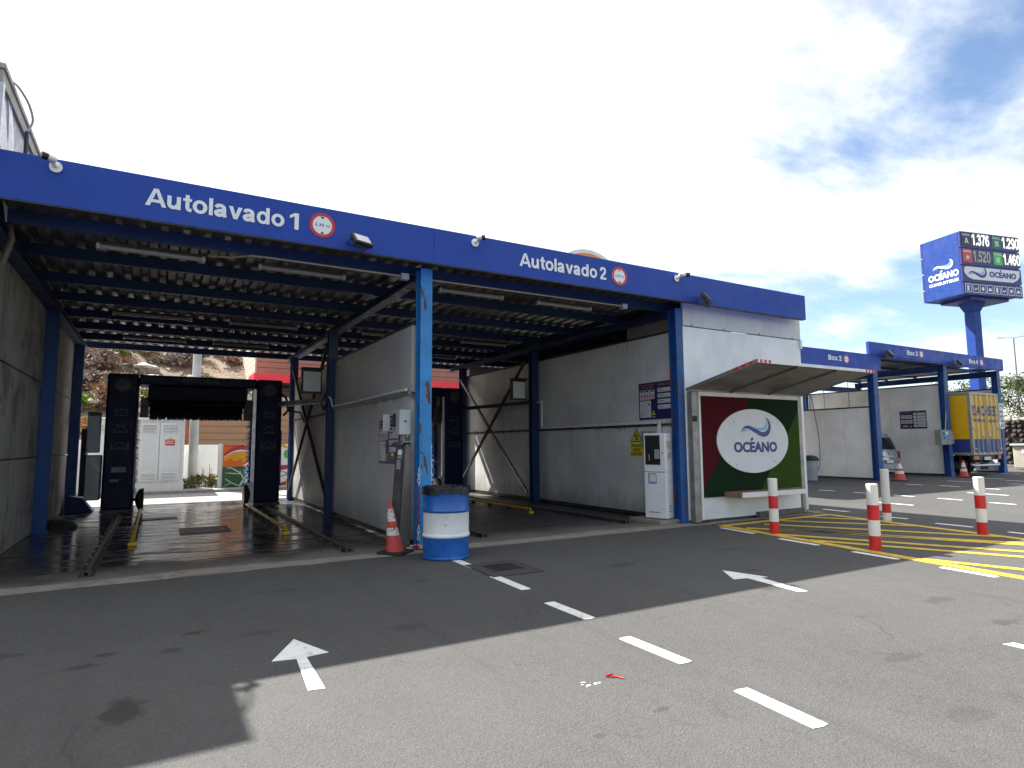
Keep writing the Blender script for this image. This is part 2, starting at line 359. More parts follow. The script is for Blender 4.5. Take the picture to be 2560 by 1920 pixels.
def text_mesh(t, bold=0.0, arial=True):
    k = (t, bold)
    if k in _txt: return _txt[k]
    if all(ch in GLY for ch in t):
        q = MB(); x = 0.; fr = (Vector((0,0,0)), Vector((1,0,0)), Vector((0,1,0)), Vector((0,0,1))); n_ = 0
        for ch in t:
            adv, parts = GLY[ch]
            for p in parts:
                f_ = fshift(fr, x, 0); d = .0006*(n_ % 6); n_ += 1; P = lambda a, b: Vector((x+a, b, d))
                if p[0] == 'r': q.add([P(p[1],p[3]),P(p[2],p[3]),P(p[2],p[4]),P(p[1],p[4])], [(0,1,2,3)])
                elif p[0] == 'p': q.add([P(a,b) for a, b in p[1]], [tuple(range(len(p[1])))])
                elif p[0] == 's':
                    c = catmull(p[1], 7); L = []; R_ = []
                    for i, v in enumerate(c):
                        a = c[max(i-1,0)]; b = c[min(i+1,len(c)-1)]; dx, dy = b[0]-a[0], b[1]-a[1]; l_ = math.hypot(dx,dy) or 1; w = .1
                        L.append((v[0]-dy/l_*w, v[1]+dx/l_*w)); R_.append((v[0]+dy/l_*w, v[1]-dx/l_*w))
                    m_ = len(L); q.add([P(*v) for v in L]+[P(*v) for v in R_], [(i, m_+i, m_+i+1, i+1) for i in range(m_-1)])
                else:
                    _, cx, cy, ox, oy, ix, iy = p; m_ = 36; O = ell(cx,cy,ox,oy,m_); I = ell(cx,cy,ix,iy,m_)
                    q.add([P(*v) for v in O]+[P(*v) for v in I], [(i, (i+1)%m_, m_+(i+1)%m_, m_+i) for i in range(m_)])
            x += adv
        vs = [Vector(v) for v in q.v]; fs = q.f
    else:
        cu = bpy.data.curves.new('txt', 'FONT'); cu.body = t; cu.size = 1; cu.offset = bold; cu.resolution_u = 3
        ob = bpy.data.objects.new('txt', cu); COL.objects.link(ob)
        bpy.context.view_layer.update()
        me = bpy.data.meshes.new_from_object(ob.evaluated_get(bpy.context.evaluated_depsgraph_get()))
        vs = [v.co.copy() for v in me.vertices]; fs = [tuple(p.vertices) for p in me.polygons]
        bpy.data.objects.remove(ob); bpy.data.curves.remove(cu); bpy.data.meshes.remove(me)
    x0 = min(v.x for v in vs); x1 = max(v.x for v in vs); y0 = min(v.y for v in vs); y1 = max(v.y for v in vs)
    _txt[k] = (vs, fs, x0, x1, y0, y1); return _txt[k]
def text_into(q, t, fr, w, h, bold=.02, d=.003, center=False):
    """add lettering scaled to exactly w x h with its lower-left corner at the frame origin"""
    vs, fs, x0, x1, y0, y1 = text_mesh(t, bold)
    if center: fr = fshift(fr, -w/2, -h/2)
    o, U, V, Nn = fr
    kx, ky = w/(x1-x0), h/(y1-y0)
    q.add([o+U*((v.x-x0)*kx)+V*((v.y-y0)*ky)+Nn*(d+v.z) for v in vs], fs); return q
def text(name, t, fr, w, h, m, parent, bold=.02, d=.003, center=False):
    q = MB(); text_into(q, t, fr, w, h, bold, d, center); return q.build(name, m, parent, fix=False)
def rect2(u0, u1, v0, v1): return [(u0,v0),(u1,v0),(u1,v1),(u0,v1)]
def rrect(u0, u1, v0, v1, r, n=5):
    p = []
    for (cx, cy, a0) in ((u1-r, v0+r, -90), (u1-r, v1-r, 0), (u0+r, v1-r, 90), (u0+r, v0+r, 180)):
        for k in range(n+1):
            a = R(a0+90*k/n); p.append((cx+r*math.cos(a), cy+r*math.sin(a)))
    return p
def ell(cx, cy, a, b, n=32): return [(cx+a*math.cos(2*math.pi*k/n), cy+b*math.sin(2*math.pi*k/n)) for k in range(n)]
def ring(q, fr, cx, cy, ro, ri, d0, d1, n=32, ky=1.0):
    L = ell(cx, cy, ro, ro*ky, n); I = ell(cx, cy, ri, ri*ky, n)
    return q.strip(L+[L[0]], I+[I[0]], fr, d0, d1)
def catmull(pts, k=8):
    out = []
    P = [pts[0]]+list(pts)+[pts[-1]]
    for i in range(1, len(P)-2):
        for j in range(k):
            t = j/k
            out.append(tuple(.5*((2*P[i][a])+(-P[i-1][a]+P[i+1][a])*t+(2*P[i-1][a]-5*P[i][a]+4*P[i+1][a]-P[i+2][a])*t*t+(-P[i-1][a]+3*P[i][a]-3*P[i+1][a]+P[i+2][a])*t**3) for a in range(len(pts[0]))))
    out.append(tuple(pts[-1])); return out
def brush(q, pts, fr, d0, d1):
    """2-D ribbon through (u,v,halfwidth) points"""
    c = catmull(pts); l = []; r = []
    for i, p in enumerate(c):
        a = c[max(i-1, 0)]; b = c[min(i+1, len(c)-1)]; dx, dy = b[0]-a[0], b[1]-a[1]; L = math.hypot(dx, dy) or 1
        w = max(p[2], 0); l.append((p[0]-dy/L*w, p[1]+dx/L*w)); r.append((p[0]+dy/L*w, p[1]-dx/L*w))
    return q.strip(l, r, fr, d0, d1)
def wave_logo(fr, w, parent, m_dark, m_light, d=.004):
    """the two-tone wave mark; fr origin at its lower-left, w wide (about 0.66 w high)"""
    k = w/200.; kv = k*.667
    dk = [(2,22,0),(20,44,4),(50,52,8),(95,30,10),(140,5,11),(175,12,12),(195,50,9),(190,95,5),(168,122,0)]
    l1 = [(0,12,0),(20,28,4),(60,30,0)]
    l2 = [(85,56,0),(120,42,4),(155,42,7),(176,70,6),(176,105,0)]
    q = MB(); brush(q, [(a*k,b*kv,c*k*.95) for a,b,c in dk], fr, 0, d); q.build('wave_mark', m_dark, parent)
    q = MB()
    for L in (l1, l2): brush(q, [(a*k,b*kv,c*k*.95) for a,b,c in L], fr, 0, d)
    q.build('wave_mark', m_light, parent)

# palette
BLUE_F = mat('fascia blue', (.019, .062, .340), .5, 0, .06, .8, spec=.25, streak=((.05,.06,.2), .12))
BLUE_P = mat('blue steel paint', (.008, .062, .235), .5, 0, .2, 3, rust=(.70, .35))
BLUE_D = mat('dark blue steel paint', (.007, .030, .105), .5, 0, .2, 3, rust=(.69, .35))
BLUE_L = mat('faded light blue steel paint', (.022, .215, .53), .5, 0, .16, 3, rust=(.585, .32))
BLUE_R = mat('rust-edged blue steel paint', (.008, .070, .26), .5, 0, .2, 3, rust=(.60, .22))
WHITE = mat('white paint', (.74, .74, .73), .45, 0, .07)
WHITE_P = mat('white plastic', (.72, .73, .73), .32, 0, .05, spec=.5)
GREY_L = mat('light grey plastic', (.42, .43, .43), .45, 0, .08)
GREY = mat('mid grey metal', (.22, .225, .23), .42, .5, .12)
GALV = mat('galvanised steel', (.36, .37, .38), .42, .8, .2, 5)
DARK = mat('black plastic', (.012, .012, .013), .45, 0, .2)
DSTEEL = mat('dark steel', (.045, .043, .042), .5, .4, .3, 5, rust=(.66, .6))
RUST = mat('rusty steel', (.10, .05, .03), .8, .2, .4, 6)
RED = mat('red paint', (.56, .018, .02), .45, 0, .1)
YELL = mat('yellow road paint', (.62, .40, .03), .7, 0, .22, 6, bump=.3, bs=120, stain=((.12,.11,.09), 9, .58, .75))
RPAINT = mat('white road paint', (.76, .76, .74), .7, 0, .1, 6, bump=.3, bs=120, stain=((.20,.20,.195), 16, .565, .8))
YSTEEL = mat('yellow steel paint', (.60, .36, .02), .5, 0, .2, 6, rust=(.6, .5))
NAVY = mat('navy print', (.012, .014, .10), .4, 0, .08)
LETTER = mat('white lettering', (.76, .79, .80), .4, 0, .03)
LOGO_D = mat('logo dark blue', (.02, .03, .22), .4, 0, .05)
LOGO_L = mat('logo light blue', (.14, .50, .80), .4, 0, .05)
ALU = mat('brushed aluminium', (.50, .50, .50), .36, .85, .1, 8)
RUBBER = mat('black rubber', (.016, .016, .016), .75, 0, .25, 8)
WOOD = mat('weathered board', (.25, .13, .075), .7, 0, .25, 8, stain=((.3,.26,.22), 6, .5, .5))
SILV = mat('silver car paint', (.36, .38, .40), .28, .55, .05, coat=.6)
ORANGE = mat('orange print', (.62, .16, .02), .45, 0, .06)
YSIGN = mat('yellow sign print', (.72, .55, .01), .45, 0, .06)
# ================================================================== ground
q = MB(); q.add([(-400,-300,0),(700,-300,0),(700,700,0),(-400,700,0)], [(0,1,2,3)])
ground = struct(q.build('ground', asphalt('asphalt', (.067, .0655, .064), STAINS)))
q = MB(); q.box(-1.85, 8.74, 8.22, 18.75, -.05, .006)
wash_floor = struct(q.build('wash_floor', wet_concrete()))
LIP = mat('dry concrete lip', (.27, .24, .205), .85, 0, .2, 3, bump=.3, bs=50, stain=((.06,.055,.05), 3, .52, .5))
q = MB()
n = 60
top = [(-4+16.6*i/n, 8.19+.0108*(i/n*10)+.012*math.sin(i*1.7)+rnd.uniform(-.008,.008)) for i in range(n+1)]
q.strip([(x, y+.34+.05*math.sin(x*2.1)) for x, y in top], top, (Vector((0,0,0)), Vector((1,0,0)), Vector((0,1,0)), Vector((0,0,1))), -.04, .010)
struct(q.build('concrete_edge', LIP))
# road behind the building
q = MB(); q.box(-60, 60, 18.9, 22.6, -.05, .008)
rear_road = struct(q.build('rear_road', asphalt('pale asphalt', (.26,.255,.245), (), .6)))
GR = (Vector((0,0,0)), Vector((1,0,0)), Vector((0,1,0)), Vector((0,0,1)))
def ground_poly(name, poly, m, parent=ground, z=.004):
    q = MB(); q.prism(poly, GR, z-.003, z); return q.build(name, m, parent)
def ground_dash(a, b, w, m=RPAINT, parent=ground, name='lane_dash', z=.004):
    a, b = Vector(a), Vector(b); d = (b-a).normalized(); nn = Vector((-d.y, d.x))*w/2
    # slightly worn ends
    pts = [a-nn, a-nn*.3-d*.008, a+nn, b+nn, b+nn*.2+d*.01, b-nn]
    return ground_poly(name, [(p.x, p.y) for p in pts], m, parent, z)
for a, b in (((3.46,7.5),(3.45,6.9)),((3.42,6.36),(3.40,5.62)),((3.31,5.05),(3.31,4.41)),((3.22,3.85),(3.22,3.21)),((3.16,2.7),(3.12,2.15))): ground_dash(a, b, .115)
for a, b in (((8.80,7.8),(8.70,7.03)),((8.57,6.44),(8.50,5.74)),((8.40,5.15),(8.34,4.53)),((8.24,3.97),(8.17,3.38)),((8.08,2.8),(8.0,2.2))): ground_dash(a, b, .10)
for a, b in (((18.35,12.25),(18.4,11.77)),((18.36,11.12),(18.37,10.59)),((18.3,9.94),(18.25,9.36)),((18.2,8.73),(18.13,8.13)),((17.95,7.45),(17.88,6.89)),
             ((15.8,9.22),(15.72,8.1)),((13.16,8.71),(13.12,8.1)),((12.86,7.25),(12.86,6.75)),((12.58,6.1),(12.55,5.5)),((12.36,4.89),(12.3,4.4)),
             ((23.55,11.2),(23.45,10.55)),((20.9,9.22),(20.7,8.13)),((23.4,12.25),(23.35,11.68)),((23.2,9.78),(23.15,9.3)),((29.6,12.83),(29.6,11.7)),((28.7,11.3),(28.5,10.64)),((26.4,10.3),(26.3,9.5)),((26.6,12.4),(26.6,11.6))):
    ground_dash(a, b, .11)
# arrows
ground_poly('arrow_marking', [(.875,4.05),(.975,4.03),(.995,4.68),(1.155,4.70),(.995,5.15),(.765,4.71),(.925,4.675)], RPAINT)
ground_poly('arrow_marking', [(5.69,4.10),(5.79,4.05),(5.93,4.72),(6.02,4.70),(5.88,5.22),(5.60,4.82),(5.78,4.78)], RPAINT)
ground_poly('arrow_marking', [(5.52,1.95),(5.62,1.92),(5.62,2.25),(5.52,2.28)], RPAINT)
# yellow keep-clear hatching
def tline(x): return x
hl = lambda y: 8.36+(y-3.2)*(9.02-8.36)/(7.9-3.2)
hr = lambda y: 11.66+(y-4.42)*(12.3-11.66)/(8.02-4.42)
ground_dash((hl(8.0),7.95), (hl(1.2),1.2), .18, YELL, name='hatch_border', z=.003)
ground_dash((hl(8.0)-.05,7.97), (hr(8.0),8.03), .18, YELL, name='hatch_border', z=.0045)
ground_dash((hr(8.02),8.05), (hr(1.2),1.2), .18, YELL, name='hatch_border', z=.003)
for a, b in (((9.15,7.52),(10.72,5.01)),((9.4,7.24),(11.0,4.18)),((8.95,6.73),(10.32,3.93)),((8.82,6.08),(9.85,3.75)),((8.66,5.19),(9.27,3.54)),((8.60,4.34),(8.9,3.32)),
             ((9.86,7.69),(11.04,5.73)),((10.57,7.86),(11.89,6.1)),((11.5,7.99),(12.1,6.95))):
    a, b = Vector(a), Vector(b); d = (b-a).normalized()
    t = 0.
    e = Vector(a)
    while hl(e.y)+.03 < e.x < hr(e.y)-.02 and e.y > 1.3 and t < 9: t += .05; e = a+d*t
    ground_dash(a-d*.02, e, .155, YELL, name='hatch_stripe', z=.006)
# paint drips and a red scrap of tape
q = MB()
for i in range(9): q.prism(ell(2.42+rnd.uniform(-.07,.07), 3.25+rnd.uniform(-.04,.04), rnd.uniform(.006,.016), rnd.uniform(.004,.01), 7), GR, .001, .0035)
q.build('paint_splash', RPAINT, ground)
q = MB(); q.tube([(2.58,3.29,.008),(2.60,3.27,.02),(2.63,3.27,.012),(2.61,3.3,.01),(2.585,3.285,.012),(2.64,3.245,.006),(2.66,3.2,.006)], .005, 5)
tag(q.build('tape_scrap', RED), 'small curled scrap of red tape on the sunlit asphalt', 'litter')
# cover in the asphalt beside the first lane dash
mh = thing('manhole_cover', 'square dark utility cover set in the asphalt in front of the blue drum', 'manhole cover', (3.74,6.7,0))
mr = Matrix.Rotation(R(-3), 3, 'Z')
PATCH = asphalt('patched asphalt', (.052,.05,.049))
def rot4(cx, cy, w, h, a=-2):
    c, s = math.cos(R(a)), math.sin(R(a))
    return [(cx+x*c-y*s, cy+x*s+y*c) for x, y in ((-w,-h),(w,-h),(w,h),(-w,h))]
ground_poly('surround', rot4(3.73,6.7,.33,.40), PATCH, mh, .0042)
q = MB(); q.strip(rot4(3.73,6.7,.34,.41)+rot4(3.73,6.7,.34,.41)[:1], rot4(3.73,6.7,.325,.395)+rot4(3.73,6.7,.325,.395)[:1], GR, .001, .006); q.build('frame', RUBBER, mh)
q = MB(); q.prism(rot4(3.76,6.76,.2,.2), GR, .003, .007)
for i in range(5): q.prism(rot4(3.76,6.62+i*.07,.16,.012), GR, .006, .010)
q.build('lid', DSTEEL, mh)

# ================================================================== car wash building
cw = thing('car_wash_building', 'open fronted car wash with two bays under a long blue fascia', 'building', (3.4, 8.6, 0))
# fascia: aluminium panels with fine joints
fx = [-6.2, -1.95, 3.42, 8.45, 12.15]
fas = B('fascia', BLUE_F, cw, (-6.2, 12.148, 8.235, 8.27, 4.175, 4.698))
for i in range(4):
    B('fascia_panel', BLUE_F, fas, (fx[i]+.0015, fx[i+1]-.0015, 8.2, 8.234, 4.17, 4.70), bevel=.003)
q = MB(); q.box(-6.2, 12.1, 8.203, 8.27, 4.155, 4.169); q.build('fascia_drip_edge', DSTEEL, cw)
text('lettering', 'Autolavado', FRONT(-.24,8.2,4.335), 1.56, .222, LETTER, fas, .035, .006)
text('lettering', '1', FRONT(1.385,8.2,4.335), .115, .222, LETTER, fas, .035, .006)
text('lettering', 'Autolavado', FRONT(4.885,8.2,4.332), 1.55, .222, LETTER, fas, .035, .006)
text('lettering', '2', FRONT(6.50,8.2,4.332), .135, .222, LETTER, fas, .035, .006)
def round_limit(x, z, r, y, lab, txt):
    t = thing('height_limit_sign', lab, 'sign', (x, y, z)); fr = FRONT(x, y, z)
    q = MB(); q.prism(ell(0,0,r,r,40), fr, .001, .008); q.build('plate', LETTER, t)
    q = MB(); ring(q, fr, 0, 0, r, r*.76, .006, .011, 40); q.build('red_ring', RED, t)
    text('lettering', txt, fshift(fr, 0, 0), r*1.2, r*.27, NAVY, t, .005, .010, True)
    for s in (1, -1): MB().prism([(-r*.17, s*r*.70), (r*.17, s*r*.70), (0, s*r*.50)][::s], fr, .008, .010).build('arrowhead', NAVY, t)
    return t
round_limit(1.805, 4.452, .168, 8.2, 'round red-rimmed 2,30 m height limit sign over the left bay', '2,30 m')
round_limit(6.93, 4.44, .168, 8.2, 'round red-rimmed 2,30 m height limit sign over the right bay', '2,30 m')

# steel frame
def hcol(parent, x, y, z0, z1, w, d, m, plate=True, name='column'):
    t = .018
    q = MB(); q.box(x-w/2, x+w/2, y-d/2, y-d/2+t, z0, z1); q.box(x-w/2, x+w/2, y+d/2-t, y+d/2, z0, z1); q.box(x-.008, x+.008, y-d/2+t, y+d/2-t, z0, z1)
    if plate: q.box(x-w/2-.05, x+w/2+.05, y-d/2-.05, y+d/2+.05, z0, z0+.014)
    return q.build(name, m, parent)
hcol(cw, 3.44, 8.62, .005, 4.17, .185, .2, BLUE_L)
hcol(cw, 8.70, 8.66, .005, 4.13, .17, .2, BLUE_R)
for x, y, m in ((-1.73,13.75,BLUE_P),(-1.73,18.2,BLUE_P),(3.27,13.55,BLUE_D),(3.30,18.05,BLUE_P),(8.60,13.75,BLUE_D),(8.60,18.1,BLUE_D),(-1.73,8.62,BLUE_P)):
    hcol(cw, x, y, .005, 4.0, .19, .2, m)
def ibeam_y(x, y0, y1, z0, z1, w, m, name='roof_beam'):
    q = MB(); q.box(x-w/2, x+w/2, y0, y1, z0, z0+.016); q.box(x-w/2, x+w/2, y0, y1, z1-.016, z1); q.box(x-.006, x+.006, y0, y1, z0+.016, z1-.016)
    return q.build(name, m, cw)
ibeam_y(-1.73, 8.34, 19.2, 3.99, 4.11, .18, BLUE_D)
ibeam_y(3.36, 8.72, 19.2, 3.98, 4.11, .17, BLUE_D)
ibeam_y(8.64, 8.77, 19.2, 3.98, 4.11, .17, BLUE_D)
ibeam_y(12.2, 8.6, 18.2, 3.98, 4.11, .15, BLUE_D)
pm = None
for i, y in enumerate((8.92, 10.3, 11.85, 13.3, 14.85, 16.3, 17.85)):
    if pm is None:
        q = MB(); q.box(-1.82, 12.2, y-.035, y-.028, 4.115, 4.275); q.box(-1.82, 12.2, y-.028, y+.035, 4.115, 4.122); q.box(-1.82, 12.2, y-.028, y+.035, 4.268, 4.275)
        pm = q.build('purlin', BLUE_D, cw); y00 = y
    else: piece('purlin', pm, cw, (0, y-y00, 0))
# trapezoidal roof sheet
q = MB(); prof = []; x = -1.95
while x < 12.08:
    prof += [(x, 4.28), (x+.10, 4.28), (x+.135, 4.318), (x+.215, 4.318)]; x += .25
prof.append((x, 4.28))
vs = [(a, 8.34, b) for a, b in prof]+[(a, 19.45, b) for a, b in prof]; n = len(prof)
q.add(vs, [(i, i+1, n+i+1, n+i) for i in range(n-1)])
ROOFM = mat('grey roof sheet', (.115, .11, .105), .42, .35, .25, 2, streak=((.06,.05,.04), .3))
roof = q.build('roof_sheet', ROOFM, cw)
so = roof.modifiers.new('t', 'SOLIDIFY'); so.thickness = .004; so.offset = 1
# rear gutter and rear edge beam
B('rear_edge_beam', BLUE_D, cw, (-1.9, 12.2, 19.22, 19.30, 4.10, 4.26))
B('rear_gutter', GALV, cw, (-1.95, 12.25, 19.46, 19.60, 4.14, 4.26))
# left wall: precast panels
LW = mat('dirty precast panel', (.36, .345, .315), .8, 0, .18, 1.2, bump=.25, bs=30, streak=((.05,.045,.04), .55), stain=((.06,.055,.05), 1.1, .5, .6))
lw = B('left_wall', DSTEEL, cw, (-2.0, -1.90, 8.4, 18.3, .01, 4.25))
for y0, y1 in ((8.4, 13.73), (13.75, 18.3)):
    for z0, z1 in ((.01,1.325),(1.345,2.645),(2.665,4.25)):
        B('wall_panel', LW, lw, (-1.895, -1.83, y0, y1, z0, z1), bevel=.008)
B('side_block', LW, cw, (-6.15, -2.005, 8.45, 18.3, .0, 4.25))
# divider wall between the bays
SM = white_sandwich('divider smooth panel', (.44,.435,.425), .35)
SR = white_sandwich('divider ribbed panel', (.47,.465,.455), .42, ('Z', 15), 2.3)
dv_ = B('divider_wall', DSTEEL, cw, (3.325, 3.355, 8.76, 18.0, .03, .11))
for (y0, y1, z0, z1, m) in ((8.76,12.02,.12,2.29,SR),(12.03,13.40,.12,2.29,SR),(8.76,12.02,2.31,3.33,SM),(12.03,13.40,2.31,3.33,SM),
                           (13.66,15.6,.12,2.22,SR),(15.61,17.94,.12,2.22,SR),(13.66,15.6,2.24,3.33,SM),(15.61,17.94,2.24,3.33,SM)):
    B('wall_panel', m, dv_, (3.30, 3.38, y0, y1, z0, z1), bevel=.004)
B('wall_rail', GALV, dv_, (3.262, 3.30, 8.76, 13.40, 2.265, 2.315))
B('wall_rail', DSTEEL, dv_, (3.262, 3.30, 13.66, 17.94, 2.20, 2.24))
B('wall_cap', DSTEEL, dv_, (3.285, 3.395, 8.76, 13.40, 3.33, 3.365), (3.285, 3.395, 13.66, 17.94, 3.33, 3.365))
q = MB(); q.bar((3.25,17.9,3.62),(3.25,13.65,.25),.06,.06); q.build('cross_brace', DSTEEL, cw)
q = MB(); q.bar((3.18,13.65,3.7),(3.18,17.75,.28),.055,.055); q.build('cross_brace', DSTEEL, cw)
# right wall of the right-hand bay
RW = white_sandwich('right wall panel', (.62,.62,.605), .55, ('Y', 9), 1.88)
rw = B('right_wall', DSTEEL, cw, (8.76, 8.80, 8.8, 18.3, .02, .10))
ys = [8.8, 9.75, 10.86, 12.01, 13.2, 14.4, 15.6, 16.8, 18.3]
for i in range(8):
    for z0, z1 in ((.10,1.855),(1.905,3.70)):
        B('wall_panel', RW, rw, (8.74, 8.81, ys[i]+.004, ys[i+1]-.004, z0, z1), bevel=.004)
B('wall_rail', RUST, rw, (8.715, 8.765, 8.8, 18.3, 1.858, 1.902))
B('wall_cap', DSTEEL, rw, (8.72, 8.83, 8.8, 18.3, 3.70, 3.74))
GP = mat('grey upper panel', (.17,.165,.155), .6, 0, .15)
B('upper_panel', GP, rw, (8.76, 8.80, 8.78, 10.15, 3.745, 4.10))
q = MB(); q.bar((8.48,18.0,3.6),(8.48,13.9,.25),.07,.06); q.build('cross_brace', GALV, cw)
q = MB(); q.bar((8.42,13.85,3.75),(8.42,17.9,.3),.06,.06); q.build('cross_brace', DSTEEL, cw)
# closed block right of the bays
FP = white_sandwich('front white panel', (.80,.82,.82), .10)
fb = B('front_wall', FP, cw, (8.80, 12.42, 8.56, 8.62, .05, 3.785), bevel=.006)
B('upper_front_panel', mat('pale grey cladding', (.60,.61,.60), .5, 0, .06, streak=((.3,.29,.27), .25)), fb, (8.80, 12.42, 8.545, 8.60, 3.80, 4.27), bevel=.005)
q = MB()
for x in (9.02, 9.95, 11.02, 12.12): q.lathe((x, 8.545, 3.815), [(.014,-.012),(.014,.002)], 8, 'y')
q.build('bolt', RUST, fb)
B('wall_trim', WHITE, fb, (12.38, 12.45, 8.53, 8.66, 3.60, 3.80))
B('side_wall', FP, cw, (12.34, 12.42, 8.63, 18.2, .05, 4.1))
B('rear_wall', FP, cw, (8.85, 12.33, 18.1, 18.2, .05, 4.1))
B('footing', mat('old concrete', (.20,.185,.165), .9, 0, .2, 6, bump=.5), cw, (8.80, 12.40, 8.58, 8.72, .0, .06))
# timber off-cut and rubble at the wall foot
q = MB(); q.bar((10.55,8.40,.065),(12.05,8.45,.075),.10,.11); 
tag(q.build('timber_beam', mat('grey old timber', (.13,.11,.09), .9, 0, .3, 9, bump=.6, bs=20), None, .008), 'weathered grey timber lying along the foot of the white wall', 'timber')
# ================================================================== fittings of the car wash
def camera_unit(x, z, dirx, lab):
    t = thing('security_camera', lab, 'security camera', (x, 8.2, z))
    q = MB(); q.lathe((x, 8.2, z), [(.062,-.022),(.062,-.014),(.05,0)], 20, 'y'); q.build('wall_mount', WHITE_P, t)
    q = MB(); q.tube([(x,8.18,z),(x+dirx*.03,8.13,z+.02),(x+dirx*.05,8.10,z+.035)], .022, 10); q.build('arm', WHITE_P, t)
    a = Vector((x-dirx*.02, 8.10, z+.045)); b = a+Vector((dirx*.20, -.06, .012))
    q = MB(); d = (b-a); q.tube([a, a+d*.1, a+d*.62], [.026,.034,.036], 14); q.build('housing', WHITE_P, t)
    q = MB(); q.tube([a+d*.6, a+d*1.0], .040, 14); q.build('lens_hood', DARK, t)
    q = MB(); q.tube([a+d*1.0, a+d*1.01], .028, 14); q.build('lens', glass('lens glass'), t)
camera_unit(-1.10, 4.60, -.62, 'white bullet security camera at the far left of the fascia, aimed left')
camera_unit(4.09, 4.58, .55, 'white bullet security camera above the central blue column')
camera_unit(8.30, 4.58, 1.0, 'white bullet security camera above the right-hand end of the right bay')
LENS = mat('floodlight glass', (.62,.62,.60), .25, 0, .05)
def floodlight(x, y, z, s, lab, yaw_=25):
    t = thing('floodlight', lab, 'floodlight', (0,0,0))
    q = MB(); q.box(-.15,.15,-.035,.035,-.1,.1); q.build('housing', DARK, t, .012)
    q = MB(); q.box(-.118,.118,-.041,-.036,-.072,.072); q.build('lens', LENS, t)
    q = MB()
    for i in range(7): q.box(-.12+i*.038,-.112+i*.038,.035,.055,-.08,.08)
    q.build('cooling_fin', DARK, t)
    q = MB(); q.tube([(-.165,0,0),(-.165,.13,.02),(.165,.13,.02),(.165,0,0)], .009, 6); q.build('bracket', DARK, t)
    q = MB(); q.tube([(0,.05,-.05),(.02,.05,-.15),(-.02,.07,-.17),(-.01,.12,-.06)], .005, 5); q.build('cable', DARK, t)
    t.location = (x, y, z); t.rotation_euler = (R(-38), 0, R(yaw_)); t.scale = (s,)*3; return t
floodlight(2.29, 8.02, 4.27, .95, 'black floodlight hung from the fascia between the two height signs', 20)
floodlight(8.87, 8.0, 4.22, 1.1, 'black floodlight under the fascia at the top corner of the white wall', 35)
# fluorescent tubes
FLM = mat('tube diffuser', (.30,.30,.285), .3, 0, .06, spec=.5)
rows = {(-.77,.47,9.2):'first tube on the left near the front of the left bay', (1.15,2.38,9.2):'second tube near the front of the left bay',
 (-.83,.52,13.75):'left tube across the middle of the left bay', (1.2,2.55,13.75):'right tube across the middle of the left bay',
 (-.78,.52,16.7):'left tube at the back of the left bay', (1.1,2.4,16.7):'right tube at the back of the left bay',
 (3.92,5.12,9.18):'left tube near the front of the right bay', (5.83,7.03,9.18):'right tube near the front of the right bay',
 (3.95,5.2,13.65):'left tube across the middle of the right bay', (6.44,7.70,13.65):'right tube across the middle of the right bay', (6.3,7.55,16.4):'right tube at the back of the right bay'}
for (x0, x1, y), lab in rows.items():
    t = thing('fluorescent_light', 'unlit fluorescent strip light, '+lab, 'strip light', (x0,y,4.0), 'strip lights under the car wash roof')
    B('tray', DSTEEL, t, (x0, x1, y-.04, y+.04, 4.075, 4.11))
    q = MB(); q.tube([(x0+.03,y,4.05),(x1-.03,y,4.05)], .034, 10); q.build('diffuser', FLM, t)
    for xa in (x0, x1-.04): B('end_cap', GREY_L, t, (xa, xa+.04, y-.042, y+.042, 4.012, 4.08))
CND = mat('conduit', (.40,.36,.28), .45, .3, .1)
def pipe(pts, r, m, lab, cat='pipe', name='conduit_pipe', n=8):
    q = MB(); q.tube(pts, r, n); return tag(q.build(name, m), lab, cat)
pipe([(.5,9.15,4.1),(.75,9.0,4.07),(1.0,8.74,4.06),(1.2,8.72,4.06),(3.2,8.72,4.06)], .014, CND, 'thin electrical conduit under the roof at the mouth of the left bay')
pipe([(3.6,8.72,4.06),(7.4,8.7,4.06)], .014, CND, 'thin electrical conduit under the roof at the mouth of the right bay')
B('junction_box', GREY_L, cw, (3.10,3.22,8.68,8.78,4.01,4.10)); B('junction_box', GREY_L, cw, (7.4,7.5,8.66,8.76,4.01,4.10))
pipe([(-1.66,9.3,4.2),(-1.62,9.25,4.0),(-1.68,9.2,3.7),(-1.8,9.15,3.5)], .035, mat('old pipe', (.2,.17,.13), .7), 'short bent drain pipe below the roof at the far left', name='drain_pipe')
# service arm, lamp box and cables on the divider
sa = thing('service_arm', 'grey steel service arm reaching from the mid column into the left bay', 'bracket', (3.2,14,2.5))
q = MB(); q.bar((3.2,13.75,2.50),(2.65,16.3,2.55),.12,.12); q.build('arm', GALV, sa, .006)
q = MB(); q.tube([(2.75,15.8,2.48),(2.76,15.8,2.36),(3.1,16.0,2.34),(3.2,16.0,2.1)], .025, 8); q.build('hanger', DSTEEL, sa)
q = MB()
for k in range(4): q.tube([(3.17,13.68,2.6+.02*k),(3.05,13.6-.02*k,2.42),(3.1,13.5,2.25+.03*k),(3.2,13.44,2.5)], .012, 6)
q.build('cable_loop', DARK, sa)
def lampbox(x, y, z, lab):
    t = thing('traffic_display', lab, 'display box', (x,y,z))
    B('housing', DSTEEL, t, (x-.22,x+.22,y-.06,y+.06,z-.27,z+.27), bevel=.01)
    B('white_face', WHITE_P, t, (x-.185,x+.185,y-.068,y-.061,z-.225,z+.215))
    B('hood', DARK, t, (x-.24,x+.24,y-.16,y+.06,z+.272,z+.30))
lampbox(2.93, 14.0, 2.93, 'small white-faced signal box mounted on the divider in the left bay')
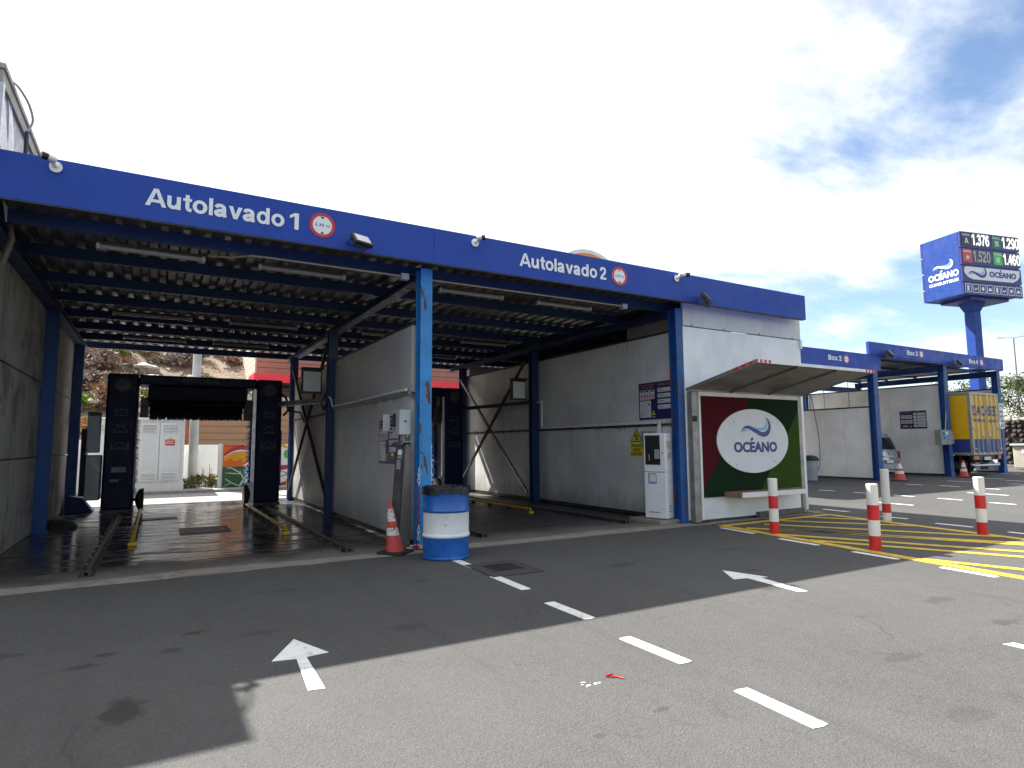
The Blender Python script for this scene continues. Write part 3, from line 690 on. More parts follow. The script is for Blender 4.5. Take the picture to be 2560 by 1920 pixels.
lampbox(8.27, 14.0, 2.95, 'small white-faced signal box beside the mid column of the right bay')
pipe([(3.2,13.45,2.55),(3.22,13.38,2.5),(3.235,13.3,2.34),(3.235,8.8,2.34)], .022, WHITE_P, 'white plastic conduit along the divider wall rail', name='white_conduit')
q = MB(); q.bar((8.67,13.9,2.61),(8.67,13.47,2.61),.05,.06); q.bar((8.67,13.47,2.64),(8.67,13.47,1.93),.05,.05); q.bar((8.67,13.47,1.93),(8.67,9.15,1.93),.05,.05); q.bar((8.67,9.15,1.95),(8.67,9.15,1.65),.05,.05)
tag(q.build('cable_duct', WHITE_P), 'white square cable duct stepping down and along the right wall', 'cable duct')
q = MB(); q.tube([(8.5,13.6,3.6),(8.47,13.55,3.2),(8.44,13.5,2.9),(8.47,13.5,2.7),(8.55,13.55,2.62)], .014, 6)
tag(q.build('hanging_cable', DARK), 'black cable looping down the mid column of the right bay', 'cable')
q = MB(); q.bar((8.55,13.8,2.62),(7.6,16.9,2.55),.09,.09)
tag(q.build('service_arm', DSTEEL), 'dark steel service arm reaching towards the wash machine in the right bay', 'bracket')

# ---- notice boards (facing -X on the bay walls)
PANELW = mat('notice white', (.60,.61,.62), .4, 0, .04)
INK = mat('print ink', (.10,.10,.11), .5)
def notice_board(x, ytop, z0, w, h, lab):
    t = thing('notice_board', lab, 'notice board', (x, ytop, z0)); fr = LEFT(x, ytop, z0)
    q = MB(); q.prism(rect2(0,w,0,h), fr, -.03, 0); q.build('board', NAVY, t)
    P = lambda name, u0,u1,v0,v1, m, d=.003: MB().prism(rrect(u0*w,u1*w,v0*h,v1*h,.012*w,3), fr, -.001, d).build(name, m, t)
    text('lettering', 'NORMATIVA CENTRO', fshift(fr,.07*w,.915*h), .38*w, .04*h, ORANGE, t, .02)
    text('lettering', 'DE AUTOLAVADO', fshift(fr,.10*w,.845*h), .32*w, .04*h, ORANGE, t, .02)
    text('lettering', 'AUTOLAVADO', fshift(fr,.54*w,.885*h), .42*w, .065*h, ORANGE, t, .02)
    for i in range(3):
        u = .035+i*.145; P('pictogram_card', u, u+.125, .55, .80, PANELW)
        q = MB(); ring(q, fr, (u+.062)*w, .635*h, .052*w, .042*w, .003, .005, 20); q.strip([((u+.03)*w,.655*h),((u+.09)*w,.605*h)], [((u+.036)*w,.665*h),((u+.096)*w,.615*h)], fr, .003, .005); q.build('prohibition_ring', RED, t)
        for a_ in (((u+.045)*w,(u+.08)*w,.605*h,.66*h),((u+.02)*w,(u+.105)*w,.745*h,.79*h)): MB().prism(rect2(*a_), fr, .002, .0042).build('pictogram', NAVY, t)
    text('lettering', 'INSTRUCCIONES', fshift(fr,.04*w,.515*h), .30*w, .028*h, LETTER, t, .02)
    P('instruction_card', .03, .345, .06, .50, PANELW)
    q = MB()
    for i in range(8): q.prism(rect2(.05*w, (.2+.1*rnd.random())*w, (.44-i*.045)*h, (.447-i*.045)*h), fr, .003, .0042)
    q.prism([(.26*w,.42*h),(.29*w,.46*h),(.33*w,.36*h),(.32*w,.35*h)], fr, .003, .0045)
    q.build('print_line', INK, t)
    q = MB(); ring(q, fr, .085*w, .13*h, .028*w, .022*w, .003, .005, 16); q.build('prohibition_ring', RED, t)
    q = MB(); q.prism([(.37*w,.12*h),(.46*w,.12*h),(.415*w,.24*h)], fr, 0, .004); q.prism(rect2(.375*w,.455*w,.06*h,.08*h), fr, 0, .004); q.build('warning_triangle', YSIGN, t)
    q = MB(); q.prism([(.405*w,.14*h),(.425*w,.14*h),(.42*w,.2*h),(.41*w,.2*h)], fr, .004, .0052); q.build('pictogram', DARK, t)
    for i in range(4):
        v = .72-i*.15; P('price_card', .54, .97, v, v+.105, PANELW)
        q = MB(); q.prism(rect2(.56*w,.70*w,(v+.06)*h,(v+.075)*h), fr, .003, .0042); q.prism(rect2(.56*w,.86*w,(v+.025)*h,(v+.035)*h), fr, .003, .0042); q.prism(rect2(.9*w,.955*w,(v+.04)*h,(v+.06)*h), fr, .003, .0042); q.build('print_line', INK, t)
    return t
notice_board(8.735, 9.80, 1.995, 1.04, .76, 'navy Autolavado notice board high on the right bay wall above the white kiosk')
notice_board(3.285, 10.23, 1.205, 1.00, .72, 'navy Autolavado notice board on the divider wall behind the black terminal')
# warning sign on right wall
ws = thing('wet_floor_sign', 'yellow slippery floor warning sign with a falling figure on the right bay wall', 'sign', (8.735,10.12,1.22)); fr = LEFT(8.735,10.12,1.22)
q = MB(); q.prism(rect2(0,.43,0,.62), fr, -.02, .002); q.build('plate', PANELW, ws)
q = MB(); q.prism([(.02,.32),(.41,.32),(.215,.61)], fr, .001, .004); q.build('black_triangle', DARK, ws)
q = MB(); q.prism([(.055,.34),(.375,.34),(.215,.575)], fr, .003, .006); q.prism(rect2(.02,.41,.02,.29), fr, .001, .004); q.build('yellow_field', YSIGN, ws)
q = MB(); q.prism(ell(.195,.495,.02,.02,12), fr, .005, .008); brush(q, [(.20,.47,.012),(.215,.43,.02),(.235,.39,.014),(.27,.365,.01)], fr, .005, .008); brush(q, [(.205,.46,.008),(.17,.45,.008),(.15,.47,.006)], fr, .005, .008); brush(q, [(.21,.45,.008),(.25,.46,.008),(.27,.45,.006)], fr, .005, .008); brush(q, [(.23,.39,.012),(.21,.37,.01),(.18,.36,.008)], fr, .005, .008); q.build('falling_figure', DARK, ws)
for i, (s, w_) in enumerate((('¡PRECAUCIÓN!', .34), ('SUELO', .2), ('RESBALADIZO', .36))):
    text('lettering', s, fshift(fr, .215, .245-i*.085), w_, .06 if i else .068, DARK, ws, .03, .006, True)

# ---- white payment kiosk facing the right bay
k = thing('payment_kiosk', 'tall white payment kiosk with dark screen beside the right blue column', 'kiosk', (8.22,8.70,0))
B('plinth', LIP, cw, (8.15, 8.73, 8.66, 9.5, 0, .075))
KX, KY0, KY1 = 8.22, 8.70, 9.17
q = MB(); q.prism(rrect(KX,8.54,.085,1.70,.03,4), (Vector((0,KY1-.006,0)),Vector((1,0,0)),Vector((0,0,1)),Vector((0,-1,0))), 0, KY1-KY0-.012); kb = q.build('cabinet', WHITE_P, k, .02, 3)
B('upper_door', WHITE_P, k, (KX-.035,KX-.003,KY0+.004,KY1-.004,.965,1.705), bevel=.016)
B('lower_door', WHITE_P, k, (KX-.03,KX-.003,KY0+.004,KY1-.004,.09,.955), bevel=.014)
sc = B('screen', glass('kiosk screen', (.012,.012,.014)), k, (KX-.041,KX-.030,KY0+.11,KY1-.04,1.10,1.665), bevel=.006)
q = MB()
for i in range(5):
    for j in range(2): q.box(KX-.046,KX-.040,KY0+.125+j*.055,KY0+.17+j*.055,1.22+i*.036,1.248+i*.036)
q.build('keypad', GREY_L, sc)
B('card_slot', GREY_L, sc, (KX-.046,KX-.040,KY0+.335,KY0+.35,1.18,1.30))
q = MB(); q.lathe((KX-.034,KY0+.06,1.33), [(.012,-.006),(.012,.004)], 12, 'x'); q.build('lock', DARK, k)
B('notice', mat('kiosk notice', (.2,.22,.5), .5), k, (KX-.0335,KX-.0295,KY0+.20,KY0+.38,.74,.94)); B('notice_text', PANELW, k, (KX-.036,KX-.034,KY0+.21,KY0+.35,.775,.92))
fr = LEFT(KX-.03, KY1-.09, .19)
text('lettering', 'ISTOBAL', fshift(fr,.05,0), .2, .028, mat('kiosk logo', (.3,.02,.05), .5), k, .02); q = MB(); q.prism([(0,.012),(.045,.035),(.028,.016),(.045,0)], fr, 0, .003); q.build('logo_mark', mat('kiosk logo', (.3,.02,.05), .5), k)
B('receipt_box', mat('beige plastic', (.42,.38,.29), .5), k, (8.26,8.38,KY0-.04,KY0,1.44,1.56), bevel=.008)
q = MB(); q.lathe((8.32,KY0,1.31), [(.022,-.03),(.026,-.02),(.02,0)], 14, 'y'); q.build('emergency_button', ORANGE, k)
B('label_plate', GREY_L, k, (8.27,8.38,KY0-.004,KY0,1.215,1.275))
q = MB()
for i in range(3):
    for j in range(3): q.box(8.27+j*.05,8.305+j*.05,KY0-.002,KY0+.001,.22+i*.05,.228+i*.05)
q.build('vent_slot', DARK, k)
k.location = (8.40,8.70,0); k.rotation_euler = (0,0,R(18))
eb = thing('fuse_box', 'small grey fuse box on the right wall behind the white kiosk', 'fuse box', (8.7,9.6,1.5))
B('case', mat('grey green plastic', (.26,.28,.25), .5), eb, (8.64,8.735,9.32,9.66,1.42,1.76), bevel=.01); B('window', glass('teal window', (.02,.09,.11)), eb, (8.634,8.64,9.50,9.60,1.58,1.68))

# ---- black slim terminal at the divider, its front turned to the left bay
tm = thing('wash_terminal', 'slim grey terminal with black front panel and keypad beside the red cone', 'terminal', (3.2,8.8,0))
q = MB(); pr = [(3.085,.01),(3.262,.01),(3.262,1.44),(3.235,1.52),(3.18,1.52)]
q.add([(a,8.64,b) for a,b in pr]+[(a,9.03,b) for a,b in pr], [tuple(range(5)), tuple(range(5,10))[::-1]]+[(i,(i+1)%5,5+(i+1)%5,5+i) for i in range(5)]); q.build('body', mat('terminal grey', (.15,.14,.128), .45, .3, .1), tm, .006)
tfr = frame((3.084,9.02,.02), (0,-1,0), (.095,0,1.5))
q = MB(); q.prism(rect2(0,.37,.0,1.49), tfr, .0005, .012); fpn = q.build('front_panel', mat('anthracite', (.02,.021,.025), .4), tm)
def onf(u0,u1,v0,v1,m,name): return MB().prism(rect2(u0,u1,v0,v1), tfr, .011, .017).build(name, m, fpn)
onf(.11,.28,1.34,1.42,mat('lcd', (.30,.42,.48), .2, emit=((.3,.45,.5), .12)),'display'); onf(.11,.28,1.29,1.325,GREY_L,'label_plate'); onf(.10,.25,1.13,1.27,mat('keypad beige', (.44,.43,.36), .5),'keypad'); onf(.11,.25,1.445,1.455,RED,'logo_strip')
q = MB(); pts = [(3.10,1.505),(3.14,1.545),(3.235,1.545),(3.268,1.52)]
q.strip([(a,b+.016) for a,b in pts], pts, (Vector((0,9.05,0)),Vector((1,0,0)),Vector((0,0,1)),Vector((0,-1,0))), 0, .43); q.build('rain_hood', GREY, tm)
q = MB(); q.lathe((3.13,9.05,1.36), [(.001,-.0),(.022,.01),(.024,.03)], 12, 'y'); q.build('emergency_button', YSIGN, tm)
# open electric cabinet on the divider, next to the column
ec = thing('electric_cabinet', 'small white electric cabinet with its door open beside the central column', 'electric cabinet', (3.2,8.9,1.8))
B('case', mat('cabinet grey', (.44,.46,.45), .5), ec, (3.10,3.28,8.70,9.0,1.66,2.03), bevel=.008)
B('window', DARK, ec, (3.085,3.098,8.86,8.97,1.78,1.98)); 
B('door', GREY_L, ec, (2.96,3.07,9.03,9.05,1.72,1.97), bevel=.006)
q = MB(); q.box(3.06,3.10,9.0,9.045,1.74,1.765); q.box(3.06,3.10,9.0,9.045,1.92,1.945); q.build('hinge', DARK, ec)
q = MB(); q.lathe((3.19,8.70,1.86), [(.015,-.012),(.015,0)], 12, 'y'); q.build('key_switch', DARK, ec)
B('fastener', mat('blue tab', (.03,.1,.4), .5), ec, (3.088,3.098,8.885,8.905,1.70,1.76))
q = MB(); q.tube([(3.2,8.8,1.66),(3.2,8.8,1.5),(3.22,8.77,1.42),(3.27,8.72,1.40)], .018, 8); q.tube([(3.24,8.74,1.66),(3.24,8.74,1.62)], .016, 8); q.build('conduit', GREY_L, ec)
# ---- plastic chain on the column, red and white links
CHW = mat('white chain plastic', (.66,.64,.58), .5); CHR = mat('red chain plastic', (.34,.02,.04), .5)
ch = thing('barrier_chain', 'red and white plastic chain hanging down the central blue column', 'chain', (3.345,8.50,0))
def link(q, c, d, plane, L=.062, w=.034, r=.0065):
    c = Vector(c); d = Vector(d).normalized(); s_ = Vector(plane).normalized()
    pts = []
    for i in range(13):
        a = 2*math.pi*i/12; p = c+d*(math.cos(a)*w/2+math.copysign((L-w)/2, math.cos(a)) if abs(math.cos(a)) > 1e-6 else 0)+s_*(math.sin(a)*w/2); pts.append(p)
    q.tube(pts, r, 5, False)
z = 1.14; i = 0
while z > .16:
    red = .36 < z < .93
    q = MB(); link(q, (3.335+.004*math.sin(i*2), 8.505, z), (0,0,1), ((1,0,0) if i % 2 else (.25,1,0))); q.build('link', CHR if red else CHW, ch); z -= .051; i += 1
pl = thing('chain_pile', 'heap of red and white plastic chain on the floor beside the cone', 'chain', (3.36,8.55,0))
for i in range(34):
    a = rnd.uniform(0,6.28); rr = .15*math.sqrt(rnd.random())
    q = MB(); d = Vector((rnd.uniform(-1,1), rnd.uniform(-1,1), rnd.uniform(-.3,.3))); s_ = d.cross(Vector((rnd.uniform(-.5,.5),rnd.uniform(-.5,.5),1)))
    link(q, (3.33+rr*math.cos(a), 8.52+.6*rr*math.sin(a), .022+.075*rnd.random()*(1-rr/.17)), d, s_); q.build('link', CHR if (i < 20 and i%5) else CHW, pl)

# ---- steel drum used as a bin
DX, DY, DR = 3.45, 7.78, .308
dr = thing('steel_drum', 'blue and white painted steel drum used as a bin before the central column', 'drum', (DX,DY,0))
DB = mat('drum blue', (.008,.10,.40), .35, 0, .14, 4, coat=.2, rust=(.675,.7), stain=((.03,.06,.12), 7, .58, .5)); DW = mat('drum white', (.68,.69,.70), .38, 0, .1, 4, rust=(.655,1.6), stain=((.45,.40,.33), 5, .6, .4))
q = MB(); q.lathe((DX,DY,0), [(DR*.98,.008),(DR+.008,.012),(DR+.008,.03),(DR,.038),(DR,.272),(DR+.004,.285)], 48); q.build('lower_band', DB, dr)
q = MB(); q.lathe((DX,DY,0), [(DR+.004,.2855),(DR+.014,.297),(DR+.016,.308),(DR+.013,.32),(DR+.002,.332),(DR,.34),(DR,.60),(DR+.003,.61)], 48, cap=False); q.build('middle_band', DW, dr)
q = MB(); q.lathe((DX,DY,0), [(DR+.003,.611),(DR+.013,.625),(DR+.015,.636),(DR+.012,.648),(DR+.002,.66),(DR,.668),(DR,.90),(DR+.006,.915),(DR-.004,.925),(DR-.014,.915),(DR-.014,.30)], 48, cap=False); q.build('upper_band', DB, dr)
BAG = mat('black bin liner', (.007,.007,.010), .38, 0, .2, bump=.12, bs=9, spec=.35)
q = MB(); nn = 72; P2 = [(DR-.05,.62),(DR-.03,.80),(DR-.022,.915),(DR-.008,.945),(DR+.012,.948),(DR+.020,.93),(DR+.017,.885),(DR+.022,.855)]
vs = []
for j, (r_, h_) in enumerate(P2):
    for a_ in range(nn):
        t_ = 2*math.pi*a_/nn; w_ = .008*math.sin(a_*3.1+j)+.006*math.sin(a_*7.7+2*j)+rnd.uniform(-.002,.002); hh = h_+(.012*math.sin(t_*3+1)+.008*math.sin(t_*8) if j == len(P2)-1 else .004*math.sin(t_*5+j))
        rr = max(r_+w_*(1 if j in (0,1,2) else .55), DR+.009 if j >= 5 else 0); vs.append((DX+rr*math.cos(t_), DY+rr*math.sin(t_), hh))
q.add(vs, [(i*nn+k2, i*nn+(k2+1)%nn, (i+1)*nn+(k2+1)%nn, (i+1)*nn+k2) for i in range(len(P2)-1) for k2 in range(nn)], True)
q.f.append(tuple(range(nn))); q.sm.append(False)
q.build('bin_liner', BAG, dr)
# ---- traffic cones
CR = mat('cone red', (.50,.055,.045), .55, 0, .15, 6, bump=.2, bs=30, stain=((.25,.2,.18), 8, .6, .3)); CWT = mat('cone reflective', (.62,.62,.60), .45, 0, .06, 8)
CWW = mat('cone reflective worn', (.60,.60,.58), .5, 0, .1, 8, stain=((.42,.06,.05), 26, .5, 1.0))
def cone(x, y, h, rb, bw, lab, lean=(0,0), cw_=CWT, rot=20):
    t = thing('traffic_cone', lab, 'traffic cone', (0,0,0))
    R_ = lambda z: rb+(rb*.18-rb)*(z-.04)/(h-.04)
    C_ = lambda z: (lean[0]*z, lean[1]*z)
    def seg(z0, z1, m, name, e=0):
        q = MB(); n_ = 24; vs = []
        for z in (z0, (z0+z1)/2, z1):
            for k3 in range(n_):
                a = 2*math.pi*k3/n_; rr = R_(z)+e
                if lean != (0,0): rr *= 1-.10*max(0, math.cos(a-4.9))*math.sin((z/h)*3.1)
                cx, cy = C_(z); vs.append((cx+rr*math.cos(a), cy+rr*math.sin(a), z))
        q.add(vs, [(i*n_+k3, i*n_+(k3+1)%n_, (i+1)*n_+(k3+1)%n_, (i+1)*n_+k3) for i in range(2) for k3 in range(n_)], True)
        q.f.append(tuple(range(2*n_, 3*n_))); q.sm.append(False); return q.build(name, m, t)
    cuts = [.04, .34, .48, .62, .84, 1.0]
    seg(.04, h*.36, CR, 'cone_body'); seg(h*.36, h*.50, cw_, 'reflective_band', .001); seg(h*.50, h*.62, CR, 'cone_body'); seg(h*.62, h*.86, cw_, 'reflective_band', .001); seg(h*.86, h, CR, 'cone_tip')
    q = MB(); q.prism([(bw*.5*a, bw*.5*b) for a, b in ((-1,-.8),(-.8,-1),(.8,-1),(1,-.8),(1,.8),(.8,1),(-.8,1),(-1,.8))], GR, .002, .042); q.build('base', RUBBER, t, .006)
    t.location = (x, y, 0); t.rotation_euler = (0,0,R(rot)); return t
cone(2.955, 8.40, .725, .128, .40, 'battered leaning red cone with worn white bands beside the drum', (-.102,.08), CWW, 38)
cone(25.2, 13.4, .78, .21, .54, 'red and white traffic cone in front of the van in the middle wash box')
cone(29.75, 13.2, .72, .17, .44, 'red and white traffic cone beside the yellow truck')

# ---- floor rails, guides and drains
def rail(x, y0, y1, lab, sl_=0):
    t = thing('floor_rail', lab, 'rail', (x, y0, 0))
    B('base_plate', DSTEEL, t, (x-.075,x+.075,y0,y1,.006,.018))
    B('rail_head', mat('worn rail steel', (.12,.115,.11), .35, .8, .3, 8), t, (x-.022,x+.022,y0,y1,.018,.062), bevel=.006)
    B('end_stop', DSTEEL, t, (x-.05,x+.05,y0,y0+.05,.018,.085))
    q = MB(); y = y0+.3
    while y < y1: q.lathe((x-.055,y,.018), [(.014,0),(.014,.014)], 6); y += .55
    q.build('bolt', GALV, t)
rail(-.64, 8.78, 18.4, 'dark steel floor rail along the left side of the left bay')
rail(2.42, 8.80, 18.4, 'dark steel floor rail along the divider side of the left bay')
rail(7.75, 9.1, 18.2, 'dark steel floor rail by the right wall of the right bay')
rail(4.68, 9.0, 18.2, 'dark steel floor rail just behind the drum in the right bay')
def guide(x, y0, y1, lab, side):
    t = thing('wheel_guide', lab, 'wheel guide', (x, y0, 0))
    q = MB(); q.tube([(x,y0,.085),(x,y0+.02,.10),(x,y1,.10)], .032, 10); q.build('guide_bar', YSTEEL, t)
    y = y0+.1
    while y < y1: B('foot', DSTEEL, t, (x-.05,x+.05,y-.02,y+.02,.006,.075)); y += .9
    q = MB(); q.box(x-.06,x+.06,y0-.04,y0+.08,.006,.06); q.build('end_shoe', YSTEEL, t, .01)
guide(-.25, 11.15, 16.4, 'yellow wheel guide bar on the left of the left bay', 1)
guide(1.97, 11.12, 17.0, 'yellow wheel guide bar on the right of the left bay', -1)
guide(7.12, 11.55, 17.0, 'yellow wheel guide bar in the right bay', -1)
def grate(x0, x1, y0, y1, nb, lab):
    t = thing('drain_grate', lab, 'drain', ((x0+x1)/2,(y0+y1)/2,0))
    B('pit', DARK, t, (x0,x1,y0,y1,.0065,.009))
    B('frame', DSTEEL, t, (x0-.03,x0,y0-.03,y1+.03,.004,.020),(x1,x1+.03,y0-.03,y1+.03,.004,.020),(x0,x1,y0-.03,y0,.004,.020),(x0,x1,y1,y1+.03,.004,.020))
    src = None
    for i in range(nb):
        x = x0+(i+.5)*(x1-x0)/nb
        if src is None: src = B('bar', DSTEEL, t, (x-.008,x+.008,y0,y1,.009,.019)); xs = x
        else: piece('bar', src, t, (x-xs,0,0))
grate(.45, 1.19, 12.14, 12.86, 17, 'square black drain grate in the middle of the wet left bay floor')
grate(-.2, .42, 14.85, 15.1, 12, 'narrow slot drain behind the square grate in the left bay')
# mounds at the left columns
q = MB(); q.lathe((-1.55,14.3,0), [(.34,.0),(.33,.05),(.25,.12),(.12,.16),(.02,.17)], 18); tag(q.build('rubber_bundle', RUBBER), 'dark bundle of rubber mat at the foot of the left mid column', 'rubber mat')
q = MB(); q.add([(-1.75,17.6,0),(-1.2,17.5,0),(-1.2,17.9,0),(-1.75,18.0,0),(-1.72,17.7,.38),(-1.45,17.65,.33),(-1.45,17.85,.33),(-1.72,17.95,.38)], [(0,3,2,1),(4,5,6,7),(0,1,5,4),(1,2,6,5),(2,3,7,6),(3,0,4,7)]); tag(q.build('column_guard', BLUE_D, None, .03), 'dark wedge shaped guard at the foot of the rear left column', 'guard')

# ---- roll-over wash gantries
GN = mat('gantry navy', (.004,.006,.036), .5, 0, .15, 3, spec=.2); GB = mat('gantry bristle', (.010,.012,.03), .8, 0, .4, 30); GBB = mat('blue bristle', (.015,.12,.34), .7, 0, .4, 20)
DEC = mat('grey decal', (.055,.055,.07), .5); DECR = mat('dim red decal', (.08,.03,.04), .5)
def car_icon(q, fr, w, kind):
    e = w*.035
    body = [(-.5,.0),(-.5,.22),(-.36,.3),(-.27,.55),(.27,.55),(.36,.3),(.5,.22),(.5,0)]
    for i in range(len(body)):
        a, b = body[i], body[(i+1)%len(body)]
        brush(q, [(a[0]*w,a[1]*w,e),(b[0]*w,b[1]*w,e)], fr, 0, .004)
    for s in (-1, 1): q.prism(rect2(s*.42*w-e*3, s*.42*w+e*3, -.1*w, 0), fr, 0, .004)
    brush(q, [(-.2*w,.12*w,e),(.2*w,.12*w,e)], fr, 0, .004)
    if kind == 0:
        for s in (-1, 1): brush(q, [(s*.55*w,.5*w,e*1.5),(s*.4*w,.62*w,e*1.5)], fr, 0, .004)
    if kind == 1:
        for x_ in (-.3,-.1,.1,.3): brush(q, [(x_*w,.62*w,e),(x_*1.3*w,.78*w,e)], fr, 0, .004)
    if kind == 2:
        for s in (-1, 1): q.strip([(s*.6*w,-.1*w),(s*.6*w,.55*w)], [(s*.72*w,-.1*w),(s*.72*w,.55*w)], fr, 0, .004)
def gantry(ox, lab, full=True):
    X = lambda x: x+ox
    g_ = thing('wash_gantry', lab, 'car wash machine', (X(.87), 16.6, 0))
    cols = []
    for (x0, x1) in ((-1.02,-.41),(2.14,2.74)):
        c = B('column', GN, g_, (X(x0),X(x1),16.5,17.55,.10,3.18), bevel=.05); cols.append(c)
        B('column_base', DSTEEL, c, (X(x0)-.01,X(x1)+.01,16.49,17.56,.03,.11)); 
        xc = X((x0+x1)/2); fr = FRONT(xc, 16.495, 0)
        f2 = fshift(fr, 0, 2.91); q = MB(); ring(q, f2, 0, 0, .155, .135, 0, .005); q.build('limit_ring', DECR, c)
        q = MB(); q.prism(ell(0,0,.125,.125,24), f2, 0, .003); q.build('limit_disc', DEC, c)
        text('lettering', '2.3', fshift(f2,0,.02), .13, .07, GN, c, .03, .006, True)
        for i, z_ in enumerate((2.22, 1.84, 1.46)):
            q = MB(); car_icon(q, fshift(fr, 0, z_), .24, i); q.build('pictogram', DEC, c)
    B('sticker', mat('dim sticker', (.20,.20,.20), .5), cols[0], (X(-.85),X(-.57),16.488,16.494,.94,1.06)); B('sticker', mat('dim sticker 2', (.14,.14,.09), .5), cols[0], (X(-.88),X(-.70),16.488,16.494,.72,.79))
    bm_ = B('cross_beam', GN, g_, (X(-.40),X(2.13),16.5,17.5,2.945,3.175), bevel=.03)
    fr = FRONT(X(.58),16.495,3.02); text('lettering', 'ISTOBAL', fr, .72, .11, mat('beam logo', (.035,.036,.045), .5), bm_, .03, .006)
    q = MB(); q.prism([(-.15,.06),(-.02,.12),(-.06,.06),(-.02,.0)], fr, 0, .004); q.build('logo_mark', mat('beam logo', (.035,.036,.045), .5), bm_)
    # roof brush: core and rows of bristles
    if full:
        q = MB(); q.tube([(X(-.33),16.95,2.54),(X(2.02),16.95,2.54)], .09, 12)
        r_ = random.Random(3)
        for i in range(3600):
            x = X(-.15+2.0*r_.random()); a = r_.uniform(0,6.283); L = .395+r_.uniform(-.02,.012); w = .007
            d = Vector((r_.uniform(-.05,.05), math.cos(a), math.sin(a))); p0 = Vector((x,16.95,2.54)); p1 = p0+d*L; s_ = Vector((1,0,0))*w
            q.add([p0-s_,p0+s_,p1+s_,p1-s_], [(0,1,2,3)])
        q.build('roof_brush', GB, g_, fix=False)
        B('brush_hood', GB, g_, (X(-.22),X(1.93),16.62,17.3,2.60,2.925), bevel=.02)
        B('brush_arm', DSTEEL, g_, (X(-.36),X(-.20),16.8,17.1,2.2,2.66)); B('brush_arm', DSTEEL, g_, (X(1.9),X(2.08),16.8,17.1,2.15,2.66))
    for s, x in ((1,-.45),(-1,2.14)):
        q = MB(); q.tube([(X(x),17.25,.3),(X(x),17.25,2.2)], .05, 10); r_ = random.Random(5)
        for i in range(700):
            z_ = .45+1.75*r_.random(); a = r_.uniform(0,6.283); L = (.17 if s < 0 else .12)+r_.uniform(-.03,.03); p0 = Vector((X(x),17.25,z_)); d = Vector((math.cos(a), math.sin(a), -.45)); p1 = p0+d*L; s_ = Vector((-d.y,d.x,0))*.012
            q.add([p0-s_,p0+s_,p1+s_*.6,p1-s_*.6], [(0,1,2,3)])
        q.build('side_brush', GBB if s < 0 else GB, g_, fix=False)
        q = MB(); xx = X(-.24 if s > 0 else 1.95); q.lathe((xx,16.62,.31), [(.05,-.13*s),(.10,-.12*s),(.235,-.06*s),(.255,.03*s),(.24,.04*s),(.05,.045*s)], 26, 'x'); q.build('wheel_brush', RUBBER, g_)
        q = MB(); q.tube([(xx,16.62,.31),(X(-.42) if s > 0 else X(2.16),16.62,.31)], .035, 8); q.build('brush_axle', DSTEEL, g_)
    B('guide_profile', ALU, g_, (X(2.06),X(2.13),16.52,16.60,.62,2.92)); B('guide_profile', GALV, g_, (X(2.0),X(2.13),16.50,16.62,.12,.60))
    B('dosing_tank', GREY_L, g_, (X(-1.36),X(-1.12),16.7,17.1,1.38,2.22), bevel=.02); B('dosing_tank', GREY, g_, (X(-1.36),X(-1.06),16.7,17.1,.32,1.33), bevel=.02); B('tank_cap', DSTEEL, g_, (X(-1.36),X(-1.12),16.7,17.1,2.23,2.30))
    B('splash_guard', GN, g_, (X(-1.46),X(-1.37),16.75,17.3,.42,1.92))
    q = MB(); q.tube([(X(2.74),17.0,2.9),(X(2.9),17.0,2.8),(X(3.02) if full else X(2.86),17.0,2.5),(X(2.86),17.0,2.3)], .03, 8); q.build('cable_chain', DARK, g_)
    B('side_panel', GN, g_, (X(2.745),X(2.79),16.7,17.4,.5,1.9), bevel=.01)
    return g_
gantry(0, 'navy roll-over wash gantry with top brush in the left bay')
gantry(5.13, 'navy roll-over wash gantry seen behind the blue column in the right bay', True)
# ================================================================== shelter against the white wall
sh = thing('shelter', 'small metal shelter with tilted canopy and turf backdrop against the white wall', 'shelter', (10.4,8.4,0))
PST = mat('grimy aluminium post', (.30,.29,.27), .5, .6, .2, 5, rust=(.655,.3))
for x0, x1 in ((8.83,8.99),(12.02,12.14)):
    B('post', PST, sh, (x0,x1,8.42,8.54,.02,2.50), bevel=.006)
    B('foot_plate', RUST, sh, (x0-.06,x1+.14,8.34,8.55,.0,.018))
B('side_trim', WHITE, sh, (8.992,9.04,8.40,8.46,.06,2.42)); B('top_rail', WHITE, sh, (8.995,12.0,8.40,8.47,2.42,2.50), bevel=.004)
B('kick_panel', FP, sh, (9.045,12.0,8.44,8.50,.06,.47))
def turf(name, col):
    m, nt, b = _new(name); N = NT(nt)
    c = N.mix(N.rng(N.noise(160, 4, .7), .3, .7), mul(col, .45), mul(col, 1.5)); c = N.mix(N.rng(N.noise(3, 4), .3, .7, 0, .4), c, mul(col, .7))
    nt.links.new(c, b.inputs['Base Color']); b.inputs['Roughness'].default_value = .95; b.inputs['Specular IOR Level'].default_value = .15
    N.bump(N.noise(200, 3), .9, .01, b); return m
T_R, T_D, T_G = turf('red turf', (.085,.008,.014)), turf('dark green turf', (.009,.028,.010)), turf('green turf', (.042,.082,.012))
fr = FRONT(0, 8.44, 0)
MB().prism([(9.045,.62),(9.045,2.415),(10.47,2.415)], fr, 0, .035).build('turf_panel', T_R, sh)
MB().prism([(9.045,.475),(9.045,.615),(10.475,2.415),(12.0,2.415),(12.0,2.20),(10.62,.475)], fr, 0, .033).build('turf_panel', T_D, sh)
MB().prism([(10.63,.475),(12.0,.475),(12.0,2.19)], fr, 0, .035).build('turf_panel', T_G, sh)
